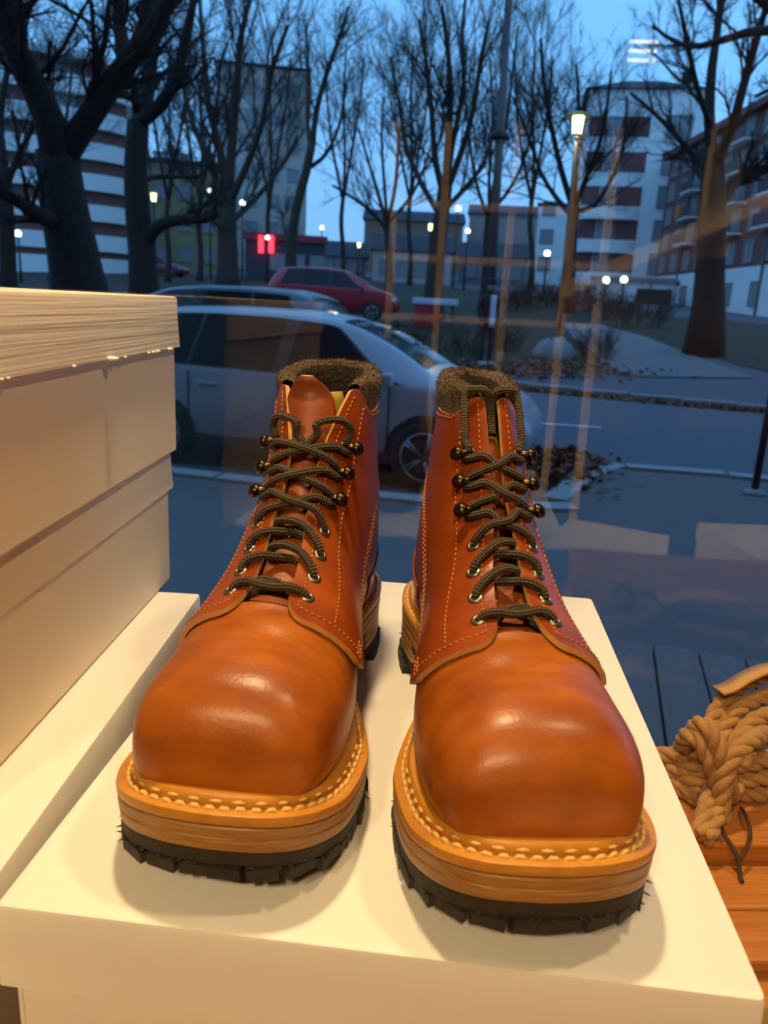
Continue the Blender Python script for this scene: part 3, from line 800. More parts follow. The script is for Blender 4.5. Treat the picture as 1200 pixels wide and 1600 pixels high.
# ---- shoe boxes
def shoe_box(label, c, dims, rz, ztop, lid_h, over=.004, lidmat=CARD_M, grp='white shoe boxes', tilt=0.0, zbot=None, body=None):
    """lid + body, c = plan centre of the lid"""
    w, d = dims; zb = zbot
    root = empty('shoe_box', (c[0], c[1], zb), rz)
    tag(root, label, 'box', grp)
    H = ztop - zb
    bh = H - .0035
    bw, bd = w - 2 * over, d - 2 * over
    t = .0025
    b = MB()
    b.box((0, 0, t / 2), (bw, bd, t))
    for sx in (-1, 1): b.box((sx * (bw - t) / 2, 0, bh / 2), (t, bd, bh))
    for sy in (-1, 1): b.box((0, sy * (bd - t) / 2, bh / 2), (bw - 2 * t, t, bh))
    b.build('box_body', body or CARD_M, root, bevel=.0008)
    # lid: bulging very slightly, sides flaring a little
    n = 24; V, F = [], []
    fl = .0015
    def ring(z, e, r):
        P = []
        hw, hd = w / 2 + e, d / 2 + e
        for cx, cy, a0 in ((hw - r, hd - r, 0), (-hw + r, hd - r, 90), (-hw + r, -hd + r, 180), (hw - r, -hd + r, 270)):
            for k in range(4):
                a = math.radians(a0 + 30 * k); P.append((cx + r * math.cos(a), cy + r * math.sin(a), z))
        return P
    rings = [ring(H - lid_h, fl - .0022, .002), ring(H - lid_h, fl, .003), ring(H - lid_h * .5, fl * .3, .003), ring(H - .0025, 0, .003), ring(H - .0006, -.0006, .003), ring(H, -.0028, .003)]
    m = len(rings[0])
    V = [p for r in rings for p in r]
    F = grid_f(len(rings), m, False, True) + [tuple((len(rings) - 1) * m + k for k in range(m)), tuple(range(m))[::-1]]
    ld = auto_smooth(mobj('lid', V, F, lidmat, root), 30)
    return root, ld
# display box under the boots
yaw = -math.radians(5.0)
fr = np.array([.157, .237])
W_, D_ = .312, .425
cen = fr + rot2(-W_ / 2, D_ / 2, yaw)
shoe_box('wide white shoe box that carries the two brown boots', cen, (W_, D_), yaw, LID, .040, zbot=BT, grp=None)
# its lower neighbour under the stack
CT = 1.337
c_r = np.array([-.163, .654]); yC = -math.radians(1.0)
cC = c_r + rot2(-.36 / 2, -.46 / 2, yC)
shoe_box('white shoe box lying under the leaning stack beside the display box', cC, (.36, .46), yC, CT, .036, zbot=BT, grp='stacked pale shoe boxes')
yB = -math.radians(1.6)
cB = np.array([-.197, .69]) + rot2(-.31 / 2, -.40 / 2, yB)
shoe_box('cream shoe box in the middle of the stack beside the boots', cB, (.31, .40), yB, 1.461, .034, zbot=CT, grp='stacked pale shoe boxes', over=.003, lidmat=CARD_C, body=CARD_C)
yA = -math.radians(1.2)
cA = np.array([-.190, .695]) + rot2(-.31 / 2, -.42 / 2, yA)
rA, lA = shoe_box('topmost cream shoe box of the stack with a ridged lid', cA, (.31, .42), yA, 1.597, .043, zbot=1.461, lidmat=CARD_R, grp='stacked pale shoe boxes', over=.003, body=CARD_C)
# torn fluff along the lid's lower edge
fz = MB(); rg = random.Random(2)
for k in range(14):
    y = rg.uniform(-.2, .2); s = rg.choice([.0012, .0016, .002])
    fz.lathe([(max(0, s * math.sin(q)), -s * math.cos(q) * .6) for q in np.linspace(0, math.pi, 5)], 6, (.157, y, .0928))
fz.lathe([(max(0, .005 * math.sin(q)), -.0016 * math.cos(q)) for q in np.linspace(0, math.pi, 7)], 10, (.1572, .045, .0936))
f_ = fz.build('torn_paper_edge', CARD_EDGE, lA, True); f_['kind'] = 'stuff'

# ---- wooden tray on the bench with the rope
ty = math.radians(4.0)
tray = empty('slatted_wooden_tray', (.235, .42, BT), ty)
tag(tray, 'orange wooden slat board under the coiled rope', 'tray')
def slat(y0, y1, z0, z1, L_=.62):
    o = MB().box((L_ / 2, (y0 + y1) / 2, (z0 + z1) / 2), (L_, y1 - y0 - .002, z1 - z0)).build('slat', WOOD_M, tray)
    b = o.modifiers.new('b', 'BEVEL'); b.width = .0025; b.segments = 2
slat(.094, .158, .006, .034); slat(.158, .222, .006, .034); slat(.0, .047, .006, .017); slat(.047, .0935, .006, .017)
for x in (.05, .56): MB().box((x, .11, .003), (.03, .21, .006)).build('batten', WOOD_M, tray)
OLIVE_M = mat('olive_canvas', (.22, .15, .035), .85, noise=[(40, .4, (.16, .10, .02), 3, None)], bump=[(500, .4, .001, None)])
cv = []
for i in range(16):
    cv.append([(.0 + .018 * i, .012 * j, .012 + .004 * math.sin(i * .9 + j) * (0 if i in (0, 15) or j in (0, 13) else 1) - (.012 if i in (0, 15) or j in (0, 13) else 0)) for j in range(14)])
co_ = mobj('folded_canvas', np.array(cv).reshape(-1, 3), grid_f(16, 14), OLIVE_M, None, True)
co_.location = (.235, .24, BT + .0015); co_.rotation_euler = (0, 0, .05)
sm = co_.modifiers.new('t', 'SOLIDIFY'); sm.thickness = .0015; sm.offset = 1
tag(co_, 'folded olive canvas lying on the bench in front of the slat board', 'canvas')

ROPE_M = mat('hemp_rope', (.42, .225, .07), .8, sheen=.15, noise=[(90, .6, (.30, .145, .042), 4, None)], bump=[(420, .7, .0012, (1, 1, 3))])
def rope_mesh(path, R=.0082, pitch=.040, k=6, ph=0.0):
    P = spline(path, k); T, Nn, Bn = frames(P)
    d = np.concatenate([[0], np.cumsum(np.linalg.norm(np.diff(P, axis=0), axis=1))])
    n = max(12, int(d[-1] / .0030)); dd = np.linspace(0, d[-1], n)
    I = lambda A: np.stack([np.interp(dd, d, A[:, i]) for i in range(3)], 1)
    P, Nn, Bn = I(P), I(Nn), I(Bn)
    mb = MB()
    for s_ in range(3):
        a = dd / pitch * 2 * math.pi + s_ * 2 * math.pi / 3 + ph
        Q = P + R * .48 * (np.cos(a)[:, None] * Nn + np.sin(a)[:, None] * Bn)
        mb.tube(Q, R * .56, 8)
    return mb
def onY(px, py, Y):
    d = pix_ray(px, py); return CAM + d * (Y / d[1])
rope = empty('rope_coil', (.40, .56, BT + .034))
tag(rope, 'coiled hemp rope hank bound with its own end on the slat board', 'rope')
def strand(name, pts, R=.0076, ph=0.0):
    P = np.array([onY(*p) for p in pts])
    P[:, 2] = np.maximum(P[:, 2], BT + .0345 + R * 1.06)
    o = rope_mesh(P, R, ph=ph).build(name, ROPE_M, rope, True)
    o.matrix_parent_inverse = Matrix.Translation(-rope.location)
    return o
strand('loop', [(1128, 1250, .58), (1103, 1160, .60), (1128, 1098, .62), (1166, 1066, .635), (1220, 1052, .65), (1290, 1060, .65), (1370, 1090, .64), (1430, 1140, .62), (1430, 1195, .60), (1370, 1224, .59), (1270, 1224, .60)])
strand('loop', [(1140, 1245, .575), (1122, 1170, .592), (1146, 1116, .61), (1184, 1092, .625), (1240, 1082, .635), (1310, 1096, .63), (1372, 1138, .615), (1376, 1180, .60), (1330, 1202, .595), (1270, 1196, .60)], ph=1)
strand('loop', [(1152, 1240, .57), (1142, 1180, .585), (1166, 1136, .60), (1204, 1116, .612), (1256, 1110, .62), (1306, 1124, .612), (1330, 1150, .605), (1310, 1168, .60), (1260, 1168, .60)], ph=2)
strand('loop', [(1165, 1235, .58), (1160, 1190, .60), (1186, 1158, .615), (1230, 1140, .63), (1280, 1146, .625), (1300, 1170, .61), (1262, 1182, .60)], ph=.5)
for k, (a, b) in enumerate([((990, 1196), (1120, 1172)), ((1000, 1226), (1128, 1186)), ((1010, 1246), (1136, 1204)), ((1020, 1272), (1140, 1228)), ((1040, 1296), (1138, 1250))]):
    strand('bundle_turn', [(a[0], a[1], .60), ((a[0] * 2 + b[0]) / 3, (a[1] * 2 + b[1]) / 3 - 8, .595 - .006 * k), ((a[0] + 2 * b[0]) / 3, (a[1] + 2 * b[1]) / 3 - 2, .585 - .006 * k), (b[0], b[1], .585)], ph=k)
for k, (a, b) in enumerate([((1125, 1196), (1260, 1168)), ((1130, 1218), (1270, 1196)), ((1132, 1240), (1270, 1224))]):
    strand('bundle_turn', [(a[0], a[1], .58), ((a[0] * 2 + b[0]) / 3, (a[1] * 2 + b[1]) / 3 + 6, .575), ((a[0] + 2 * b[0]) / 3, (a[1] + 2 * b[1]) / 3 + 4, .585), (b[0], b[1], .60)], ph=k + .7)
strand('wrap', [(1066, 1166, .58), (1074, 1150, .566), (1092, 1156, .556), (1112, 1196, .550), (1126, 1240, .552), (1134, 1262, .57)])
strand('wrap', [(1082, 1146, .58), (1092, 1132, .562), (1110, 1140, .552), (1126, 1180, .546), (1136, 1222, .548), (1142, 1250, .57)], ph=1)
strand('wrap', [(1196, 1146, .58), (1172, 1158, .556), (1146, 1180, .545), (1132, 1214, .540), (1127, 1250, .538), (1126, 1288, .535)], ph=2)
strand('tail', [(1116, 1226, .56), (1106, 1256, .54), (1098, 1284, .525), (1090, 1312, .515)], ph=.3)
strand('tail', [(1130, 1240, .55), (1120, 1272, .532), (1110, 1298, .52), (1100, 1322, .512)], ph=1.2)
CORD_M = mat('dark_cord', (.05, .025, .012), .8)
cp = np.array([onY(*p) for p in [(1124, 1282, .53), (1132, 1304, .52), (1146, 1326, .51), (1154, 1344, .505), (1156, 1366, .50), (1157, 1392, .495)]])
cp[:, 2] = np.maximum(cp[:, 2], BT + .019)
o = MB().tube(spline(cp, 5), .0017, 8).build('binding_cord', CORD_M, rope, True); o.matrix_parent_inverse = Matrix.Translation(-rope.location)
cp = np.array([onY(*p) for p in [(1156, 1344, .505), (1168, 1322, .515), (1172, 1296, .53), (1164, 1272, .545), (1158, 1262, .56)]])
o = MB().tube(spline(cp, 5), .0015, 8).build('binding_cord', CORD_M, rope, True); o.matrix_parent_inverse = Matrix.Translation(-rope.location)
STRAP_M = mat('tan_strap', (.52, .30, .11), .6, noise=[(30, .5, (.4, .2, .07), 3, None)])
sp_ = spline([onY(*p) for p in [(1122, 1078, .615), (1140, 1072, .62), (1166, 1056, .625), (1204, 1042, .635), (1260, 1038, .64)]], 6)
V = np.concatenate([sp_ + np.array([0, .012, -.002]), sp_ + np.array([0, -.012, .004])]); n = len(sp_)
o = mobj('flat_strap', V, [(i, i + 1, n + i + 1, n + i) for i in range(n - 1)], STRAP_M, rope, True); o.matrix_parent_inverse = Matrix.Translation(-rope.location)
sm = o.modifiers.new('t', 'SOLIDIFY'); sm.thickness = .003

# ---- the shop behind the camera, seen only as reflections
SPOT_M = mat('lamp_lens', (.9, .85, .7), .4)
for i, (a, b, e, s) in enumerate(SPOTS):
    d = np.array(b, float) - np.array(a, float); d /= np.linalg.norm(d)
    R = basis(-d, (0, 1, 0.01))
    r = empty('ceiling_spot', (a[0], a[1], 2.745))
    tag(r, ['black ceiling spotlight above the boots', 'black ceiling spotlight above the rope', 'added fill spotlight behind the photographer, above the left shoulder', 'added fill spotlight behind the photographer, above the right shoulder', 'black ceiling spotlight aimed at the pale wooden rack', 'black ceiling spotlight aimed at the low table of boxes'][i], 'spotlight', 'ceiling spotlights')
    m = MB().lathe([(.062, .004), (.062, .10), (.045, .115), (.02, .118)], 24, np.array(a) - np.array([a[0], a[1], 2.745]), R=R)
    m.build('can', METAL_D, r, True)
    MB().tube(np.array([(0, 0, 0), (0, 0, -.045)]), .012, 12).build('stem', METAL_D, r, True)
    MB().lathe([(.04, -.008), (.04, .004)], 20).build('mount', METAL_D, r)
# three short tube lamps
TUBE_M = mat('lit_tube', (.9, .85, .7), .4, emit=((1.0, .80, .52), 9.0))
tl = mir(1006, 76, 3.4)
r = empty('tube_lamp', (tl[0], tl[1], 2.75)); tag(r, 'hanging lamp of three short glowing tubes behind the photographer', 'lamp')
zs = [mir(1009, 62, 3.4)[2], mir(1006, 78, 3.4)[2], mir(1000, 94, 3.4)[2]]
dx = rot2(1, 0, GY)
for z in zs:
    MB().tube(np.array([(-.05 * dx[0], -.05 * dx[1], z - 2.75), (.05 * dx[0], .05 * dx[1], z - 2.75)]), .006, 12).build('glowing_tube', TUBE_M, r, True)
MB().tube(np.array([(.03, .02, 0), (.03, .02, zs[2] - 2.76)]), .004, 8).build('hanger', METAL_D, r, True)
# pale wooden rack
rack = empty('wooden_rack', RM(.2, -1.75, .04), GY)
tag(rack, 'pale wooden display rack standing behind the photographer', 'rack')
rx = []
for px in (612, 687, 790, 884, 940):
    p = mir(px, 430, 3.3); q = rot2(p[0] - rack.location[0], p[1] - rack.location[1], -GY); rx.append(q[0])
for x in rx: MB().box((x, 0, 1.12), (.028, .05, 2.24)).build('post', RACK_M, rack)
zz = [mir(780, y, 3.3)[2] - .04 for y in (326, 410, 502)]
for z in zz: MB().box(((rx[0] + rx[-1]) / 2, .0, z), (abs(rx[-1] - rx[0]) + .06, .045, .026)).build('rail', RACK_M, rack)
for z in (zz[1], zz[2]): MB().box(((rx[0] + rx[-1]) / 2, -.18, z), (abs(rx[-1] - rx[0]), .32, .02)).build('shelf', RACK_M, rack)
# post with a slanting brace
P0, P1, P2, P3 = mir(880, 470, 2.5), mir(1220, 318, 2.5), mir(1112, 400, 2.6), mir(1112, 60, 2.6)
br = empty('timber_brace', (P2[0], P2[1], 2.75)); tag(br, 'slanting timber brace hung from the ceiling behind the photographer', 'timber brace')
o = MB().tube(np.array([P0, P1]) - np.array(br.location), .05, 4).build('slanting_brace', RACK_M, br)
o = MB().box((0, 0, (P2[2] - 2.75) / 2), (.085, .085, 2.75 - P2[2])).build('post', RACK_M, br)
# low table with white boxes on the right
tb0 = mir(1090, 830, 2.3)
tbl = empty('low_table', (tb0[0], tb0[1] - .1, .04), GY); tag(tbl, 'low wooden table with white boxes behind the photographer', 'table')
th = max(.3, tb0[2] - .26)
MB().box((0, 0, th - .02), (.9, .6, .04)).build('table_top', WOOD_M, tbl)
for sx in (-1, 1):
    for sy in (-1, 1): MB().box((sx * .4, sy * .25, (th - .04) / 2), (.05, .05, th - .04)).build('leg', WOOD_M, tbl)
for k, (dx_, dy_, rz_, h) in enumerate([(-.24, .06, .3, .16), (.22, .08, -.25, .2)]):
    c = np.array([tb0[0], tb0[1] - .1]) + rot2(dx_, dy_, GY)
    shoe_box(['white shoe box on the low table, turned one way', 'taller white shoe box on the low table'][k], c, (.30, .34), rz_, .04 + th + h, .05, zbot=.04 + th, grp='boxes on the low table')
# ------------------------------------------------------------------ outside: street, park, houses
SY = -math.radians(15.0)
su_, sv_ = rot2(1, 0, SY), rot2(0, 1, SY)
def UV(u, v, z=0.0): q = su_ * u + sv_ * v; return np.array([q[0], q[1], z])
def toUV(p): return float(np.dot(p[:2], su_)), float(np.dot(p[:2], sv_))
def terr(u, v):
    u, v = np.asarray(u, float), np.asarray(v, float)
    k = np.interp(u, [-20, 0, 14, 40], [.062, .050, .024, .020])
    s = np.clip((v - 15.2) / 3, 0, 1)
    return .085 * np.clip(v - 15.2 - 1.0, 0, 14) * s + np.clip(v - 30, 0, 200) * k
def hit(px, py):
    """where the line of sight through a pixel meets the ground outside"""
    d = pix_ray(px, py); t = 1.0; last = t
    while t < 200:
        p = CAM + d * t; u, v = toUV(p)
        if p[2] < terr(u, v): break
        last = t; t *= 1.01
    a, b = last, t
    for _ in range(20):
        m = (a + b) / 2; p = CAM + d * m; u, v = toUV(p)
        if p[2] < terr(u, v): b = m
        else: a = m
    return CAM + d * b
def fast_mesh(name, V, Q, mats, smooth=False):
    V = np.asarray(V, np.float32).reshape(-1, 3); Q = np.asarray(Q, np.int32)
    me = bpy.data.meshes.new(name)
    me.vertices.add(len(V)); me.vertices.foreach_set('co', V.ravel())
    k = Q.shape[1]
    me.loops.add(Q.size); me.loops.foreach_set('vertex_index', Q.ravel())
    me.polygons.add(len(Q)); me.polygons.foreach_set('loop_start', np.arange(len(Q), dtype=np.int32) * k)
    me.polygons.foreach_set('loop_total', np.full(len(Q), k, np.int32))
    if smooth: me.polygons.foreach_set('use_smooth', np.ones(len(Q), bool))
    for m in (mats if isinstance(mats, (list, tuple)) else [mats]): me.materials.append(m)
    me.update(calc_edges=True); me.validate()
    return me

ASPH = mat('asphalt', (.085, .085, .100), .85, noise=[(.6, .5, (.108, .105, .118), 4, None), (25, .5, (.062, .062, .072), 5, None)], bump=[(60, .4, .01, None)])
PAVE = mat('pavement', (.115, .09, .085), .8, noise=[(1.2, .5, (.15, .12, .11), 4, None), (30, .4, (.08, .064, .06), 4, None)])
KERB = mat('granite_kerb', (.30, .29, .28), .8, noise=[(12, .5, (.22, .21, .20), 4, None)])
GRASS = mat('dark_lawn', (.035, .036, .014), .95, noise=[(2.5, .7, (.06, .042, .018), 5, None), (30, .6, (.02, .024, .008), 4, None)], bump=[(40, .6, .05, None)])
PATH = mat('park_path', (.155, .15, .15), .85, noise=[(.8, .4, (.12, .115, .115), 4, None)])
PAINT = mat('road_paint', (.45, .45, .45), .7)
# ground
gu = np.linspace(-90, 90, 91); gv = np.concatenate([[-40, 0], np.linspace(.9, 30, 60), np.linspace(32, 150, 40)])
A, Bv = np.meshgrid(gu, gv, indexing='ij')
Vg = su_[None, None] * A[..., None] + sv_[None, None] * Bv[..., None]
Vg = np.concatenate([Vg, (terr(A, Bv) - np.where(Bv < 1, .03, 0))[..., None]], -1)
g = link_mesh('ground', fast_mesh('ground', Vg, grid_f(91, len(gv)), ASPH, True)); st(g)
def ground_patch(name, poly, m, lift, kind='structure', step=1.2):
    """a patch lying on the terrain: poly in (u, v)"""
    bm = bmesh.new()
    vs = [bm.verts.new((u, v, 0)) for u, v in poly]; bm.faces.new(vs)
    us, vv = [p[0] for p in poly], [p[1] for p in poly]
    for a in np.arange(min(us), max(us), step * 2): bmesh.ops.bisect_plane(bm, geom=bm.verts[:] + bm.edges[:] + bm.faces[:], plane_co=(a, 0, 0), plane_no=(1, 0, 0))
    for a in np.arange(min(vv), max(vv), step): bmesh.ops.bisect_plane(bm, geom=bm.verts[:] + bm.edges[:] + bm.faces[:], plane_co=(0, a, 0), plane_no=(0, 1, 0))
    for v in bm.verts:
        u_, v_ = v.co.x, v.co.y; p = UV(u_, v_); v.co = (p[0], p[1], float(terr(u_, v_)) + lift)
    me = bpy.data.meshes.new(name); bm.to_mesh(me); bm.free(); me.materials.append(m)
    o = link_mesh(name, me); o['kind'] = kind
    return o
def pp(*pts): return [toUV(hit(x, y)) for x, y in pts]
# near pavement with the kerb swinging out past the parked car
kr = [toUV(at_z(x, y, .12)) for x, y in ((850, 792), (880, 770), (915, 742), (960, 728), (1080, 736), (1200, 748))]
vk = kr[-1][1]
low = kr[0][1]
edge = [(-30, low - .25), (kr[0][0] - 1.2, low - .25), (kr[0][0] - .3, low - .12)] + kr[:4] + [(kr[4][0], (kr[4][1] + vk) / 2), (kr[5][0], vk), (25, vk)]
def slab(name, outer, m, z0, z1):
    n = len(outer); V = [UV(u, v, z) for z in (z0, z1) for u, v in outer]
    F = [tuple(range(n)), tuple(range(n, 2 * n))] + [(i, (i + 1) % n, n + (i + 1) % n, n + i) for i in range(n)]
    return st(mobj(name, V, F, m))
slab('pavement', [(-30, .95)] + [(25, .95)] + edge[::-1], PAVE, -.05, .105)
# kerb stones one by one
kerb = empty('kerb', UV(0, vk, 0)); tag(kerb, kind='structure'); kerb['kind'] = 'structure'
E_ = np.array(edge); dk = np.concatenate([[0], np.cumsum(np.linalg.norm(np.diff(E_, axis=0), axis=1))])
ks = make_mesh('kerb_stone', *box_vf((.96, .20, .17)), KERB)
for a in np.arange(dk[1] - 6, min(dk[-1], dk[3] + 16), 1.0):
    p = np.array([np.interp(a, dk, E_[:, i]) for i in (0, 1)]); q = np.array([np.interp(a + .3, dk, E_[:, i]) for i in (0, 1)]) - np.array([np.interp(a - .3, dk, E_[:, i]) for i in (0, 1)])
    w = UV(p[0], p[1], .05); o = link_mesh('kerb_stone', ks, kerb); o.rotation_euler = (0, 0, math.atan2(q[1], q[0]) + SY); o.location = Vector(w) - Vector(kerb.location)
# wooden decking under the window
deck = empty('deck', UV(1.0, 2.2, .105), SY); tag(deck, kind='structure')
DECK = mat('weathered_deck', (.14, .115, .10), .7, noise=[(5, .6, (.09, .075, .07), 4, (4, .6, 1)), (40, .4, (.2, .16, .13), 4, (3, .3, 1))])
db = make_mesh('deck_board', *box_vf((.185, 2.6, .04)), DECK)
for k in range(22):
    link_mesh('deck_board', db, deck, (-2.1 + k * .197, 0, .02 + .002 * ((k * 7) % 3)))
# park lawns, path and drive on the rising ground
ground_patch('lawn', pp((300, 520), (560, 558), (700, 572), (860, 578), (935, 578), (925, 555), (885, 528), (800, 506), (690, 494), (560, 486), (400, 476), (250, 470)), GRASS, .02)
ground_patch('lawn', pp((960, 500), (1010, 519), (1080, 545), (1150, 570), (1240, 590), (1300, 560), (1240, 512), (1100, 496)), GRASS, .02)
lft = [(-60, 17.5), (-4, 18.5), (2, 22), (4, 30), (2, 48), (-8, 64), (-60, 64)]
ground_patch('lawn', lft, GRASS, .015, step=2)
ground_patch('path', pp((880, 506), (935, 508), (1010, 528), (1080, 556), (1180, 592), (1000, 590), (945, 580), (932, 556), (895, 528)), PATH, .03)
# far kerb with its ridge of fallen leaves, painted lines
fk = [toUV(hit(790, 606)), toUV(hit(1195, 645))]
rg = np.random.default_rng(8)
LEAF = mat('fallen_leaves', (.20, .085, .04), .85, noise=[(8, .7, (.32, .19, .12), 3, None), (21, .6, (.10, .035, .02), 3, None)])
def leaf_litter(name, label, pts, n, spread, size, zoff, pile=0.0):
    P = np.array(pts, float); i = rg.integers(0, len(P) - 1, n) if len(P) > 1 else np.zeros(n, int); f = rg.random(n)
    c = P[i] * (1 - f)[:, None] + P[np.minimum(i + 1, len(P) - 1)] * f[:, None]
    off = rg.normal(size=(n, 2)) * np.array(spread); c = c + off
    xy = su_[None] * c[:, :1] + sv_[None] * c[:, 1:]
    z = terr(c[:, 0], c[:, 1]) + zoff + pile * np.exp(-np.sum((off / np.array(spread)) ** 2, 1)) * rg.random(n)
    C = np.column_stack([xy, z])
    a, b = rg.normal(size=(n, 3)) * np.array([1, 1, .5]), rg.normal(size=(n, 3)) * np.array([1, 1, .5])
    a /= np.linalg.norm(a, axis=1)[:, None]; b -= a * np.sum(a * b, 1)[:, None]; b /= np.linalg.norm(b, axis=1)[:, None]
    s = size * rg.uniform(.6, 1.3, n)[:, None]
    V = np.stack([C - a * s, C + b * s * .6, C + a * s, C - b * s * .6], 1)
    o = link_mesh(name, fast_mesh(name, V, np.arange(4 * n).reshape(-1, 4), LEAF)); tag(o, label, 'leaves', kind='stuff')
leaf_litter('fallen_leaves', 'line of fallen leaves along the far kerb', [fk[0], fk[1]], 2600, (.4, .10), .07, .04)
lp = [toUV(at_z(x, y, .12)) for x, y in ((815, 735), (850, 720), (890, 715), (860, 750))]
leaf_litter('fallen_leaves', 'heap of fallen leaves on the kerb corner past the white car', lp, 900, (.22, .22), .06, .13, .14)
lp = [toUV(hit(x, y)) for x, y in ((640, 570), (780, 580), (930, 578))]
leaf_litter('fallen_leaves', 'brown leaves scattered at the edge of the park lawn', lp, 1500, (.9, .5), .08, .05)
fkerb = empty('far_kerb', UV(*fk[0]), SY); tag(fkerb, kind='structure')
for a in np.arange(-26, 18, 1.0):
    vv_ = np.interp(fk[0][0] + a, [fk[0][0], fk[1][0]], [fk[0][1], fk[1][1]]) + .22
    w = UV(fk[0][0] + a, vv_, float(terr(fk[0][0] + a, vv_)) + .03) - UV(*fk[0]); q = rot2(w[0], w[1], -SY)
    link_mesh('kerb_stone', ks, fkerb, (q[0], q[1], w[2]))
for (a, b) in (((806, 660), (940, 669)), ((1150, 641), (1240, 648)), ((860, 575), (950, 580))):
    p, q = np.array(toUV(hit(*a))), np.array(toUV(hit(*b)))
    n_ = np.array([-(q - p)[1], (q - p)[0]]); n_ = n_ / np.linalg.norm(n_) * .07
    ground_patch('road_line', [tuple(p - n_), tuple(q - n_), tuple(q + n_), tuple(p + n_)], PAINT, .012, step=5)

